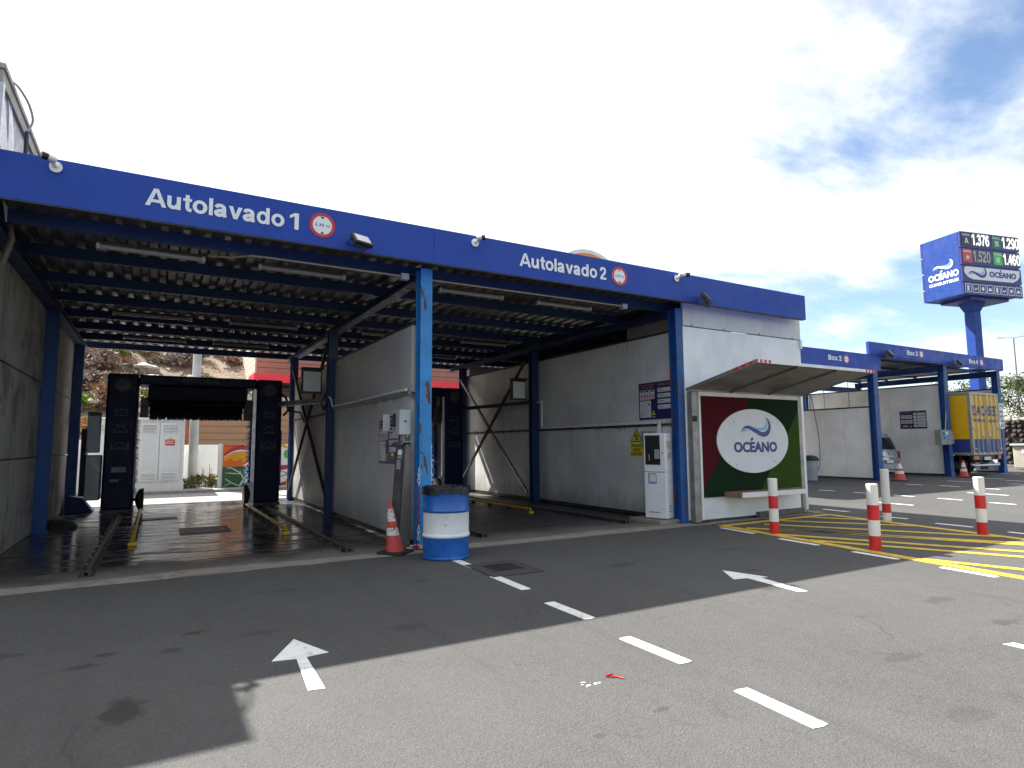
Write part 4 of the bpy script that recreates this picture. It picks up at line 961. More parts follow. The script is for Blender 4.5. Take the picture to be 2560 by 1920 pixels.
# canopy sheet
CU = mat('canopy underside', (.20,.185,.175), .45, .1, .15, 2, stain=((.09,.075,.065), 1.5, .5, .6))
def cz_(y): return 2.52+(8.45-y)*(2.875-2.52)/(8.45-6.86)
q = MB(); x0, x1 = 8.74, 12.16
q.add([(x0,8.45,cz_(8.45)),(x1,8.45,cz_(8.45)),(x1,6.86,cz_(6.86)),(x0,6.86,cz_(6.86)),(x0,8.45,cz_(8.45)+.018),(x1,8.45,cz_(8.45)+.018),(x1,6.86,cz_(6.86)+.018),(x0,6.86,cz_(6.86)+.018)], [(0,1,2,3),(4,7,6,5),(0,4,5,1),(1,5,6,2),(2,6,7,3),(3,7,4,0)])
can = q.build('canopy', CU, sh)
q = MB()
for x in (x0, x1): q.bar((x,8.47,cz_(8.47)+.012),(x,6.84,cz_(6.84)+.012),.03,.055)
q.bar((x0-.015,6.85,cz_(6.85)+.012),(x1+.015,6.85,cz_(6.85)+.012),.03,.055); q.build('rim', ALU, can)
for x in (9.9, 11.05): MB().bar((x,8.44,cz_(8.44)-.02),(x,6.88,cz_(6.88)-.02),.04,.035).build('rib', mat('rib steel', (.27,.25,.23), .5, .4, .15), can)
B('hinge_rail', PST, can, (x0,x1,8.40,8.47,2.503,2.545))
tp = MB()
for i in range(7):
    if i % 2 == 0: tp.box(x0-.033+.0+i*.055, x0-.033+(i+1)*.055, 6.832, 6.836, cz_(6.85)-.012, cz_(6.85)+.042)
    y_ = 6.85+i*.075
    if i % 2: tp.add([(x0-.0165,y_,cz_(y_)-.012),(x0-.0165,y_+.075,cz_(y_+.075)-.012),(x0-.0165,y_+.075,cz_(y_+.075)+.04),(x0-.0165,y_,cz_(y_)+.04)], [(0,1,2,3)])
    if i % 2 == 0: tp.box(x1-.25+i*.05, x1-.25+(i+1)*.05, 6.832, 6.836, cz_(6.85)-.012, cz_(6.85)+.042)
tp.build('warning_tape', RED, can)
B('tag_plate', RUST, sh, (8.83,8.95,8.41,8.419,1.92,2.03))
# oval sign
ov = thing('oval_sign', 'white oval sign with blue wave and lettering on the shelter backdrop', 'sign', (10.51,8.36,1.55)); fr = FRONT(10.515, 8.405, 1.548)
OVW = mat('sign white', (.70,.71,.73), .4, 0, .03)
MB().prism(ell(0,0,1.075,.645,64), fr, 0, .022).build('board', OVW, ov, .004)
wave_logo(fshift(fr,-.39,.12,.022), .90, ov, LOGO_D, LOGO_L)
text('lettering', 'OCEANO', fshift(fr,-.61,-.232,.022), 1.31, .215, LOGO_D, ov, .045, .004)
q = MB(); brush(q, [(-.10,.005,.022),(-.04,.06,.03)], fshift(fr,0,0,.022), 0, .004); q.build('accent', LOGO_D, ov)
q = MB()
for u, v in ((-.58,.38),(.58,.38),(-.55,-.47),(.62,-.42)): q.lathe(tuple(fr[0]+fr[1]*u+fr[2]*v), [(.012,-.028),(.012,-.020)], 10, 'y')
q.build('screw', GREY, ov)
# bench board on the shelter
bn = thing('bench', 'narrow wall bench with a worn brown seat under the oval sign', 'bench', (10.8,8.2,0))
for y0_, y1_ in ((8.0,8.19),(8.20,8.395)):
    k0 = 11.5+(y0_-8.0)*1.1; k1 = 11.5+(y1_-8.0)*1.1
    MB().prism([(9.62,y0_),(k0,y0_),(k1,y1_),(9.62,y1_)], GR, .535, .565).build('seat_board', WOOD, bn, .004)
B('front_edge', WHITE, bn, (9.62,11.5,7.975,7.998,.475,.57)); B('end_board', WOOD, bn, (9.59,9.618,8.0,8.39,.48,.56))
for x_ in (9.70,11.4): B('bracket', PST, bn, (x_,x_+.04,8.01,8.40,.46,.53))

# ================================================================== bollards
def bollard(x, y, h, lab, reds=((.0,.20),(.41,.62))):
    t = thing('bollard', lab, 'bollard', (x,y,0), 'red and white bollards round the yellow hatching'); r = .075
    q = MB(); q.lathe((x,y,0), [(r,.002),(r,h-.012),(r-.008,h)], 24); q.build('post', mat('bollard white', (.74,.73,.70), .4, 0, .06, 5, rust=(.715,.5)), t)
    for a, b in reds:
        q = MB(); q.lathe((x,y,0), [(r+.0015,a*h/.91+.004),(r+.0015,b*h/.91)], 24, cap=False); q.build('red_band', RED, t)
bollard(9.0, 6.85, .91, 'red and white bollard nearest the shelter bench')
bollard(8.78, 5.06, .92, 'red and white bollard closest to the camera, at the near edge of the yellow hatching')
bollard(11.66, 4.97, .93, 'red and white bollard at the right-hand edge of the yellow hatching')
bollard(12.25, 6.8, .985, 'mostly white bollard half hidden behind the nearest bollard', ((.14,.30),))

# ================================================================== wash boxes at the right
bx = thing('wash_box_building', 'row of open wash boxes with a stepped blue fascia at the right', 'building', (28,13.7,0))
YB = 13.7
f2 = B('fascia', BLUE_F, bx, (14.0,24.93,YB,YB+.12,4.34,4.96), bevel=.004)
f3 = B('fascia', BLUE_F, bx, (24.16,35.45,YB-.02,YB+.10,4.965,5.475), bevel=.004)
B('fascia_end', BLUE_F, bx, (24.94,35.43,YB+.0,YB+.09,4.90,4.964))
text('lettering', 'Box 2', FRONT(21.5,YB,4.57), .82, .20, LETTER, f2, .03, .006); text('lettering', 'Box 3', FRONT(26.9,YB-.02,5.115), .82, .20, LETTER, f3, .03, .006); text('lettering', 'Box 4', FRONT(32.1,YB-.02,5.085), .82, .20, LETTER, f3, .03, .006)
round_limit(22.63, 4.66, .165, YB, 'small round height limit sign on the lower, left part of the wash box fascia', '2,30 m'); round_limit(28.0, 5.215, .165, YB-.02, 'small round height limit sign in the middle of the upper wash box fascia', '2,30 m'); round_limit(33.27, 5.18, .165, YB-.02, 'small round height limit sign near the right end of the wash box fascia', '2,30 m')
for x, z1 in ((19.3,4.33),(24.60,4.33),(30.05,4.89),(35.03,4.89)): hcol(bx, x, YB+.18, .005, z1, .30, .26, BLUE_P)
for x, z1 in ((19.3,4.3),(24.6,4.3),(30.05,4.85),(35.03,4.85)): hcol(bx, x, 20.6, .005, z1, .24, .24, BLUE_P)
def ibx(x, y0, y1, z0, z1, w): 
    q = MB(); q.box(x-w/2,x+w/2,y0,y1,z0,z0+.02); q.box(x-.01,x+.01,y0,y1,z0+.02,z1-.02); q.box(x-w/2,x+w/2,y0,y1,z1-.02,z1); q.build('roof_beam', BLUE_P, bx)
ibx(24.6, YB+.13, 20.8, 4.34, 4.56, .2); ibx(30.05, YB+.12, 20.8, 4.62, 4.90, .2); ibx(35.03, YB+.12, 20.8, 4.62, 4.90, .2)
B('rear_beam', BLUE_P, bx, (24.7,35.1,20.55,20.68,4.35,4.62)); B('rear_beam', BLUE_P, bx, (14.0,24.5,20.55,20.68,4.05,4.34))
# roof sheets, the higher one with open skylight gaps
q = MB(); q.box(14.0,24.9,YB+.13,20.9,4.60,4.64); q.build('roof_sheet', ROOFM, bx)
sk = [(14.0,14.5),(15.4,16.0),(17.2,17.9),(19.0,19.7)]
q = MB(); q.box(24.2,32.7,YB+.11,20.9,4.97,5.0); q.box(33.8,35.4,YB+.11,20.9,4.97,5.0)
y = YB+.11
for a, b in sk: q.box(32.7,33.8,y,a,4.97,5.0); y = b
q.box(32.7,33.8,y,20.9,4.97,5.0); q.build('roof_sheet', ROOFM, bx)
q = MB()
for i in range(5): y = 14.4+i*1.5; q.box(24.7,35.0,y,y+.08,4.90,4.968)
q.build('purlin', BLUE_P, bx)
q = MB()
for i in range(14): q.box(24.2+.0*i,24.23,YB+.3+i*.45,YB+.55+i*.45,4.64,5.0)
q.build('ridge_sheet', ROOFM, bx)
BW = white_sandwich('box wall panel', (.86,.855,.84), .06)
for x, z1, name in ((24.68,2.95,'a'),(30.25,4.10,'b'),(35.25,4.08,'c')):
    w_ = B('wall', DSTEEL, bx, (x-.02,x+.02,YB+.34,20.5,.02,.12)); B('wall_cap', mat('brown capping', (.05,.03,.028), .6), w_, (x-.05,x+.05,YB+.32,20.5,z1-.06,z1))
    y = YB+.34
    while y < 20.4: B('wall_panel', BW, w_, (x-.035,x+.035,y+.003,min(y+1.14,20.5),.10,z1-.06)); y += 1.145
floodlight(25.2, 13.45, 5.02, 1.5, 'black floodlight at the step in the wash box fascia', 20); floodlight(30.7, 13.45, 5.0, 1.4, 'black floodlight above the coin box column of the wash boxes', 20)
HOSE = mat('grey hose', (.10,.10,.10), .5)
def hose(pts, lab, r=.014):
    q = MB(); q.tube([p[:3] for p in catmull(pts, 6)], r, 6); tag(q.build('hanging_hose', HOSE), lab, 'hose')
hose([(23.7,16.2,4.6),(24.3,16.4,3.65),(24.5,16.4,2.88),(24.52,16.25,1.6),(24.52,16.28,.6),(24.52,16.45,.28),(24.52,16.63,.42)], 'long grey hose looping down the low white wall of Box 2', .016)
hose([(26.5,17.2,4.95),(26.5,17.2,3.4),(26.6,17.2,2.6)], 'grey hose hanging behind the low white wall, left of two'); hose([(27.5,16.7,4.95),(27.6,16.7,3.6),(27.4,16.6,2.7)], 'grey hose hanging behind the low white wall, right of two')
# box notice board
nb = thing('notice_board', 'wide navy notice board with pictograms on the tall wash box wall', 'notice board', (30.2,15.9,2.1)); fr = LEFT(30.205,15.88,2.12)
MB().prism(rect2(0,1.15,0,.82), fr, -.02, .004).build('board', NAVY, nb)
text('lettering', 'NORMATIVA CENTRO', fshift(fr,.06,.755,.004), .46, .03, ORANGE, nb, .02); text('lettering', 'BOX', fshift(fr,.78,.755,.004), .1, .03, ORANGE, nb, .02)
for r_ in range(2):
    for c_ in range(3):
        u, v = .045+c_*.175, .47-r_*.225
        MB().prism(rrect(u,u+.15,v,v+.16,.015,3), fr, .003, .008).build('pictogram_card', PANELW, nb); q = MB(); ring(q, fr, u+.075, v+.085, .055, .042, .008, .010, 18); q.build('prohibition_ring', RED, nb); q = MB(); q.prism(rect2(u+.05,u+.10,v+.06,v+.10), fr, .007, .0095); q.build('pictogram', DARK, nb)
text('lettering', 'HORARIO', fshift(fr,.13,.13,.004), .2, .035, LETTER, nb, .02); text('lettering', 'PROHIBIDO', fshift(fr,.11,.08,.004), .24, .035, LETTER, nb, .02)
MB().prism([(.42,.08),(.52,.08),(.47,.16)], fr, .003, .008).build('warning_triangle', YSIGN, nb)
for i in range(5):
    v = .62-i*.135; MB().prism(rect2(.60,1.12,v,v+.105), fr, .003, .008).build('price_card', PANELW, nb); q = MB(); q.prism(rect2(.70,.80,v+.04,v+.075), fr, .007, .010); q.prism(rect2(.84,1.0,v+.05,v+.06), fr, .007, .010); q.build('print_line', INK, nb)
# coin box on the Box 3 column
cb = thing('coin_box', 'grey coin box with blue panel on the blue column between Box 3 and Box 4', 'coin box', (29.6,13.6,1.4))
B('case', mat('coin box grey', (.26,.26,.24), .5, .2), cb, (29.15,29.98,YB-.02,YB+.04+.2,1.38,2.02), bevel=.015); B('blue_panel', mat('coin panel blue', (.03,.25,.5), .4), cb, (29.24,29.76,YB-.03,YB-.02,1.60,1.98)); B('pictogram', DARK, cb, (29.30,29.42,YB-.036,YB-.03,1.80,1.92),(29.32,29.44,YB-.036,YB-.03,1.64,1.74)); B('white_print', PANELW, cb, (29.5,29.7,YB-.036,YB-.03,1.82,1.94))
B('post_bracket', GALV, cb, (29.985,30.25,YB-.01,YB+.03,1.42,1.95))
pipe([(29.95,13.78,4.6),(29.93,13.78,2.9),(29.8,13.8,2.03)], .02, GREY_L, 'grey conduit running down to the coin box', name='conduit_pipe')
cs = thing('column_sign', 'white vertical notice with small pictograms on the last blue column', 'sign', (34.85,13.6,2.1))
B('plate', PANELW, cs, (34.72,35.12,YB-.0,YB+.03,2.11,3.32)); q = MB()
for i in range(4):
    for j in range(2): q.box(34.78+j*.16,34.86+j*.16,YB-.008,YB-.001,2.2+i*.22,2.32+i*.22)
q.build('pictogram', NAVY, cs); B('heading', mat('teal print', (.1,.35,.4), .5), cs, (34.76,35.08,YB-.008,YB-.001,3.14,3.24))
# bin and vacuum in Box 2
bi = thing('waste_bin', 'grey waste bin with a dark green lid beside the shelter, in front of Box 2', 'bin', (22.6,15.4,0))
q = MB(); q.lathe((22.6,15.4,0), [(.23,.02),(.29,.80)], 16); q.build('body', mat('bin grey', (.30,.33,.36), .5), bi)
q = MB(); q.lathe((22.6,15.4,0), [(.31,.80),(.32,.86),(.22,.98),(.05,1.02)], 16); q.build('lid', mat('bin lid', (.02,.045,.035), .4), bi)

# ================================================================== vehicles
vn = thing('van', 'silver van reversing out of the middle wash box, partly behind the column', 'van', (0,0,0))
q = MB(); sec = []
prof = [(0,.35,.93,.93),(0.02,.55,.95,.95),(.0,.75,.95,.95),(.03,1.1,.94,.94),(.10,1.3,.90,.90),(.28,1.75,.80,.80),(.40,1.92,.70,.70),(.62,1.98,.60,.60)]
L = 4.6
vs = []
def rowv(y, z, w): return [(-w,y,z),(-w*.8,y-.03,z),(0,y-.06,z),(w*.8,y-.03,z),(w,y,z)]
# body as a lofted shell: rear face rows, then roof, bonnet
rows_ = [rowv(a, b, c) for a, b, c, _ in prof]+[rowv(1.6,2.0,.62), rowv(2.8,1.95,.62), rowv(3.3,1.75,.72), rowv(3.75,1.2,.88), rowv(4.5,1.0,.85), rowv(4.6,.75,.9), rowv(4.6,.35,.88)]
for r_ in rows_: vs += r_
fs = [(i*5+k_, i*5+k_+1, (i+1)*5+k_+1, (i+1)*5+k_) for i in range(len(rows_)-1) for k_ in range(4)]
side = lambda c: tuple(i*5+c for i in range(len(rows_)))
q.add(vs, fs+[side(0), side(4)[::-1]]); vb = q.build('body', SILV, vn, .05, 3)
q = MB(); q.add([(-.70,.04,1.18),(.70,.04,1.18),(.60,.22,1.70),(-.60,.22,1.70)], [(0,1,2,3)]); gq = q.build('rear_window', glass('van glass', (.015,.018,.02)), vn); so = gq.modifiers.new('s','SOLIDIFY'); so.thickness = .09; so.offset = 0
q = MB(); q.add([(.955,.5,1.2),(.955,1.6,1.2),(.86,1.6,1.68),(.87,.6,1.68)], [(0,1,2,3)]); gq = q.build('side_window', glass('van glass', (.015,.018,.02)), vn); so = gq.modifiers.new('s','SOLIDIFY'); so.thickness = .05; so.offset = 0
for s in (-1, 1): B('tail_light', mat('tail lamp', (.28,.015,.02), .25), vn, (s*.86-.07,s*.86+.07,-.05,.10,.80,1.12), bevel=.02)
B('bumper', mat('van bumper', (.30,.32,.34), .4, .3), vn, (-.92,.92,-.10,.25,.32,.58), bevel=.05); B('number_plate', PANELW, vn, (-.26,.26,-.112,-.08,.62,.74)); B('chrome_strip', ALU, vn, (-.4,.4,-.085,-.05,.86,.92)); 
q = MB(); ring(q, FRONT(0,-.075,1.03), 0, 0, .07, .055, 0, .02, 20); q.build('badge', ALU, vn)
for x in (-.82,.82):
    for y in (.85,3.7):
        q = MB(); q.lathe((x,y,.33), [(.33,-.11),(.33,.11)], 20, 'x'); wl_ = q.build('wheel', RUBBER, vn, .02)
        q = MB(); q.lathe((x,y,.33), [(.2,-.115),(.2,.115)], 14, 'x'); q.build('rim', ALU, wl_)
vn.location = (27.35, 15.0, 0)

tk = thing('box_truck', 'yellow and blue box truck with lettered rear doors parked in the last wash box', 'truck', (0,0,0))
TY = mat('truck yellow', (.72,.42,.008), .4, 0, .05); TB = mat('truck blue', (.02,.045,.22), .4, 0, .06); TF = mat('truck frame', (.34,.33,.31), .45, .5, .12)
w2, zb, zt, zm = 1.25, .98, 3.66, 1.62
B('box_side', TY, tk, (-w2,-w2+.03,.06,7.0,zm,zt-.12),(w2-.03,w2,.06,7.0,zm,zt-.12)); B('box_side_skirt', TB, tk, (-w2-.001,-w2+.03,.06,7.0,zb+.06,zm-.001),(w2-.03,w2+.001,.06,7.0,zb+.06,zm-.001))
B('box_roof', TF, tk, (-w2,w2,.06,7.0,zt-.11,zt)); B('box_front', TY, tk, (-w2+.03,w2-.03,6.97,7.0,zb,zt-.12)); B('box_floor', TF, tk, (-w2,w2,.06,7.0,zb-.06,zb+.058))
B('rear_frame', TF, tk, (-w2-.01,-w2+.09,-.02,.10,zb-.05,zt+.01),(w2-.09,w2+.01,-.02,.10,zb-.05,zt+.01),(-w2+.09,w2-.09,-.02,.10,zt-.10,zt+.01),(-w2+.09,w2-.09,-.02,.10,zb-.05,zb+.06), bevel=.01)
fr = FRONT(0,-.003,0)
for s in (-1, 1):
    a, b = sorted((s*.01, s*(w2-.095)))
    d = B('rear_door', TY, tk, (a,b,.0,.05,zm,zt-.105)); B('door_skirt', TB, d, (a,b,-.001,.05,zb+.065,zm-.002))
    q = MB()
    for u in (.09, .48, .86): q.tube([(s*u,-.035,zb+.0),(s*u,-.035,zt-.06)], .019, 8)
    q.build('locking_bar', TF, d)
    q = MB()
    for z_ in (1.2, 2.1, 3.1): q.box(*sorted((s*1.0,s*1.24)),-.045,-.004,z_-.03,z_+.03)
    q.box(*sorted((s*.2,s*.42)),-.05,-.02,1.70,1.74); q.build('hinge', TF, d)
text('lettering', 'DACHSER', fshift(fr,-1.08,2.64), 2.16, .46, TB, tk, .03, .006); text('lettering', 'Intelligent Logistics', fshift(fr,-1.06,2.34), 2.14, .19, TB, tk, .015, .006)
B('rear_light', mat('amber lamp', (.5,.14,.02), .3), tk, (-1.2,-.82,.0,.06,.74,.88)); B('rear_light', mat('red lamp', (.4,.02,.02), .3), tk, (.86,1.18,.0,.06,.74,.9)); B('number_plate', PANELW, tk, (-.28,.28,.02,.05,.70,.84)); B('light_carrier', DARK, tk, (-1.22,1.22,.07,.16,.70,.93))
q = MB(); q.tube([(-1.2,.15,.52),(-1.1,.1,.47),(1.1,.1,.47),(1.2,.15,.52)], .06, 10); q.build('underride_bar', ALU, tk)
B('chassis', DSTEEL, tk, (-.45,-.32,.1,8.6,.60,.86),(.32,.45,.1,8.6,.60,.86)); B('mud_guard', RUBBER, tk, (-1.2,-.62,.55,.6,.25,.9),(.62,1.2,.55,.6,.25,.9))
for x in (-.92, .92):
    for y in (1.5, 7.9):
        q = MB(); q.lathe((x,y,.46), [(.3,-.22),(.46,-.21),(.46,.21),(.3,.22)], 24, 'x'); wl_ = q.build('wheel', RUBBER, tk)
        q = MB(); q.lathe((x,y,.46), [(.24,-.225),(.24,.225)], 16, 'x'); q.build('rim', GREY_L, wl_)
B('cab', WHITE, tk, (-1.2,1.2,7.2,8.9,.55,2.6), bevel=.12)
tk.location = (31.92, 13.15, 0); tk.rotation_euler = (0,0,R(-1))

# ================================================================== price totem
a15, b75 = R(-14), R(76)
ua = Vector((math.cos(a15), math.sin(a15), 0)); ub = Vector((math.cos(b75), math.sin(b75), 0)); NC = Vector((40.9,17.41,0))
WT, DT = 4.75, 2.55
tt = thing('price_totem', 'tall blue fuel price totem with lit digits on a square pole', 'price sign', tuple(NC+ua*2.2+ub*1.3))
TBL = mat('totem blue', (.012,.050,.255), .45, 0, .02, 1, spec=.25); TNV = mat('totem navy', (.018,.026,.17), .4, 0, .03)
def obox(q, o, u0, u1, v0, v1, z0, z1):
    P = [o+ua*u+ub*v for u, v in ((u0,v0),(u1,v0),(u1,v1),(u0,v1))]
    q.add([(p.x,p.y,z0) for p in P]+[(p.x,p.y,z1) for p in P], [(0,3,2,1),(4,5,6,7),(0,1,5,4),(1,2,6,5),(2,3,7,6),(3,0,4,7)]); return q
core = obox(MB(), NC, .0, 4.35, .12, DT-.12, 10.22, 14.0).build('body', TBL, tt)
zs = [(13.10,14.02),(12.08,13.03),(11.02,11.98),(10.20,10.95)]
pan = []
for i, (z0, z1) in enumerate(zs):
    pan.append(obox(MB(), NC, .0, WT, -.02, .11, z0, z1).build('face_panel', TNV, tt, .01)); obox(MB(), NC, .0, WT, DT-.11, DT+.02, z0, z1).build('face_panel', TNV, tt, .01)
q = MB()
for (z0, z1), (za, zb_) in zip(zs[:-1], zs[1:]): obox(q, NC, -.02, WT*.97, -.10, .11, zb_-.0+.005, z0-.005) if False else obox(q, NC, -.04, WT*.96, -.05, .10, zb_+.004, z0-.004)
q.build('shelf_rail', TNV, tt)
fr = (NC+Vector((0,0,0))-ub*.02, ua, Vector((0,0,1)), ua.cross(Vector((0,0,1))))
DIG = mat('lit digits', (.75,.75,.72), .4, 0, .02, emit=((1,1,.95), .35)); DIGD = mat('dim digits', (.42,.43,.38), .4, 0, .02)
LBK, LGN, LRD, LLG = mat('label black', (.02,.02,.03), .4), mat('label green', (.01,.14,.07), .4), mat('label red', (.55,.05,.05), .4), mat('label light green', (.06,.48,.06), .4)
for i, (u, z, lm, t1, t2, num, dm) in enumerate(((.12,13.16,LBK,'GASOIL','A','1.376',DIG),(2.55,13.16,LGN,'Gasolina','95','1.290',DIG),(.12,12.14,LRD,'GASOIL','A+','1.520',DIGD),(2.55,12.14,LLG,'Gasolina','98','1.460',DIG))):
    f_ = fshift(fr, u, z); pp = pan[i//2]
    MB().prism(rect2(0,.72,0,.80), f_, 0, .012).build('fuel_label', lm, pp)
    text('lettering', t1, fshift(f_,.04,.60,.012), .62, .13, LETTER, pp, .02, .006); text('lettering', t2, fshift(f_,.22,.14,.012), .30, .34, LETTER, pp, .03, .006)
    MB().prism(rect2(.73,2.2,.0,.80), f_, 0, .006).build('digit_field', mat('digit field', (.05,.05,.09), .4, 0, .03), pp)
    text('price_digits', num, fshift(f_,.80,.06,.008), 1.38, .70, dm, pp, .03, .010)
f_ = fshift(fr, 0, 11.02)
MB().prism([(.12,.5),(.16,.80),(.30,.86),(4.62,.86),(4.58,.5),(4.40,.28),(4.0,.10),(.8,.10),(.4,.22)], f_, 0, .012).build('white_field', OVW, pan[2])
wave_logo(fshift(f_,.42,.30,.012), 1.45, pan[2], LOGO_D, LOGO_L, .01); text('lettering', 'OCEANO', fshift(f_,2.1,.32,.012), 2.2, .36, LOGO_D, pan[2], .045, .01)
q = MB(); brush(q, [(3.0,.73,.03),(3.10,.82,.045)], fshift(f_,0,0,.012), 0, .01); q.build('accent', LOGO_D, pan[2])
f_ = fshift(fr, 0, 10.2)
for i in range(8):
    u = .12+i*.575; q = MB(); L1 = rect2(u,u+.48,.12,.64); L2 = rect2(u+.03,u+.45,.15,.61); q.strip(L1+L1[:1], L2+L2[:1], f_, 0, .01)
    s_ = i % 4
    if s_ == 0: q.prism(rect2(u+.15,u+.30,.22,.54), f_, 0, .01)
    elif s_ == 1: brush(q, [(u+.1,.42,.02),(u+.22,.30,.03),(u+.38,.42,.02)], f_, 0, .01)
    elif s_ == 2: q.prism(ell(u+.24,.38,.1,.12,14), f_, 0, .01)
    else: q.prism([(u+.08,.28),(u+.40,.28),(u+.36,.36),(u+.30,.46),(u+.18,.46),(u+.12,.36)], f_, 0, .01)
    q.build('pictogram', LETTER, pan[3])
fl = (NC+ub*DT, -ub, Vector((0,0,1)), (-ub).cross(Vector((0,0,1))))
SW = mat('totem white letters', (.78,.79,.80), .4, 0, .02)
wave_logo(fshift(fl,.72,12.0,.002), 1.3, core, SW, LOGO_L, .01); text('lettering', 'OCEANO', fshift(fl,.40,11.38,.002), 1.95, .42, SW, core, .05, .01); text('lettering', 'COMBUSTIBLES', fshift(fl,.42,11.06,.002), 1.9, .19, SW, core, .04, .01)
q = MB(); brush(q, [(1.22,11.85,.03),(1.32,11.95,.045)], fshift(fl,0,0,.002), 0, .01); q.build('accent', SW, core)
pc = NC+ua*2.25+ub*1.275
obox(MB(), NC, .9, 4.0, .3, 2.2, 10.02, 10.2).build('underframe', TNV, tt)
q = MB(); P_ = lambda r_, z: [tuple(pc+ua*x*r_+ub*y*r_+Vector((0,0,z))) for x, y in ((-1,-1),(1,-1),(1,1),(-1,1))]
q.add(P_(.5,10.02)+P_(.30,9.5), [(0,1,2,3),(7,6,5,4),(0,4,5,1),(1,5,6,2),(2,6,7,3),(3,7,4,0)]); q.build('pole_head', TBL, tt)
q = MB(); q.add(P_(.30,0)+P_(.30,9.5), [(0,1,2,3),(7,6,5,4),(0,4,5,1),(1,5,6,2),(2,6,7,3),(3,7,4,0)]); q.build('pole', TBL, tt, .04)

# ================================================================== station sign box above the far left of the fascia
rs = thing('roof_sign_box', 'grey framed sign box with a white wave rising above the left end of the fascia', 'sign', (-3.5,9.5,4.3))
XS, YS, ZS = -1.57, 8.06, 5.60
CPN = mat('beige coping', (.36,.34,.31), .6, 0, .1); LAV = mat('lavender grey panel', (.24,.24,.33), .35, 0, .08)
B('body', LAV, rs, (-6.0,XS-.05,YS+.05,13.0,4.712,ZS-.06))
B('coping', CPN, rs, (-6.0,XS,YS,YS+.12,ZS-.06,ZS),(XS-.12,XS,YS+.12,13.0,ZS-.06,ZS), bevel=.006); B('coping', CPN, rs, (XS-.06,XS-.02,YS+.02,13.0,ZS-.20,ZS-.065)); B('coping', CPN, rs, (-6.0,XS-.06,YS+.01,YS+.045,ZS-.20,ZS-.065))
B('corner_post', ALU, rs, (XS-.055,XS-.01,YS+.02,YS+.10,4.712,ZS-.205)); B('front_glass', glass('front dark blue', (.01,.02,.09)), rs, (-6.0,XS-.12,YS+.03,YS+.048,4.75,ZS-.4))
fr = frame((XS-.05,YS,4.42), (0,1,0)); 
q = MB(); brush(q, [(.15,.95,.06),(.32,.62,.14),(.5,.3,.22),(.75,.12,.3),(1.0,-.1,.3)], fr, 0, .008); brush(q, [(.45,1.0,.02),(.62,.85,.10),(.75,.5,.16),(.8,.1,.2)], fr, .001, .010)
q.build('wave_mark', mat('sign box white', (.74,.74,.78), .3, 0, .03), rs)
q = MB(); brush(q, [(.42,1.04,.01),(.5,1.02,.05),(.6,.94,.03)], fr, .004, .012); q.build('wave_mark', LOGO_L, rs)
ms = thing('cable_mast', 'dark mast with a curved white cable beside the roof sign box', 'mast', (XS+.06,9.35,4.3))
q = MB(); q.tube([(XS+.06,9.0,4.5),(XS+.06,9.0,5.28)], .022, 8); q.build('pole', mat('mast dark', (.03,.03,.06), .5), ms)
q = MB(); q.tube([(XS+.06,9.0,4.34),(XS+.06,9.0,4.62)], .035, 8); q.build('sleeve', GREY_L, ms)
q = MB(); q.tube(catmull([(XS+.06,9.0,5.28),(XS+.11,8.98,5.42),(XS+.09,8.8,5.54),(XS+.03,8.56,5.60),(XS-.02,8.44,5.60)], 6), .013, 6); q.build('cable', GREY_L, ms)
# ================================================================== behind the building
WW = mat('white rendered wall', (.76,.755,.74), .8, 0, .08, 1.5, bump=.3, bs=30, streak=((.3,.28,.25), .3), stain=((.25,.23,.2), 2.5, .6, .35))
KERB = mat('kerb concrete', (.33,.32,.30), .85, 0, .12, 5, bump=.3)
pvm = B('verge_pavement', KERB, None, (-60,60,22.6,26.6,-.02,.10)); struct(pvm)
tag(B('boundary_wall', WW, None, (-9,-1.80,23.35,23.55,.10,1.74)), 'low white rendered wall left of the transformer kiosk', 'wall')
tag(B('boundary_wall', WW, None, (.82,2.0,25.3,25.5,.10,1.575)), 'plain white rendered wall between the transformer kiosk and the mural', 'wall')
tr = thing('transformer_kiosk', 'white electrical transformer kiosk with louvred double doors behind the left bay', 'kiosk', (-.5,23.9,0))
TW = mat('kiosk white', (.78,.79,.79), .5, 0, .05, 2, streak=((.45,.43,.38), .25), stain=((.3,.27,.22), 2, .63, .4))
B('body', TW, tr, (-1.78,.80,22.95,25.0,.05,2.36)); B('roof_slab', TW, tr, (-1.82,.84,22.90,25.05,2.362,2.43), bevel=.01); B('plinth', TW, tr, (-1.80,.82,22.92,25.0,.0,.32))
for i, (x0, x1) in enumerate(((-1.70,-1.12),(-1.10,-.52),(-.47,.07),(.10,.68))):
    d = B('door', TW, tr, (x0,x1,22.915,22.948,.40,2.28), bevel=.004); DP = mat('kiosk door panel', (.72,.75,.78), .45, 0, .04)
    B('door_panel', DP, d, (x0+.08,x1-.08,22.908,22.915,.78,1.93))
    sl0 = None
    for zz in (.44, 1.98):
        for j in range(6):
            z_ = zz+j*.045
            if sl0 is None:
                q = MB(); q.add([(x0+.08,22.914,z_+.03),(x1-.08,22.914,z_+.03),(x1-.08,22.895,z_),(x0+.08,22.895,z_),(x0+.08,22.914,z_+.024),(x1-.08,22.914,z_+.024),(x1-.08,22.895,z_-.006),(x0+.08,22.895,z_-.006)], [(0,1,2,3),(4,7,6,5),(0,4,5,1),(1,5,6,2),(2,6,7,3),(3,7,4,0)]); sl0 = q.build('louvre', TW, d); zs0 = z_
            else: piece('louvre', sl0, d, (0,0,z_-zs0))
    for za, zb2 in ((.43,.70),(1.97,2.24)): B('louvre_recess', GREY, d, (x0+.085,x1-.085,22.9135,22.9145,za,zb2))
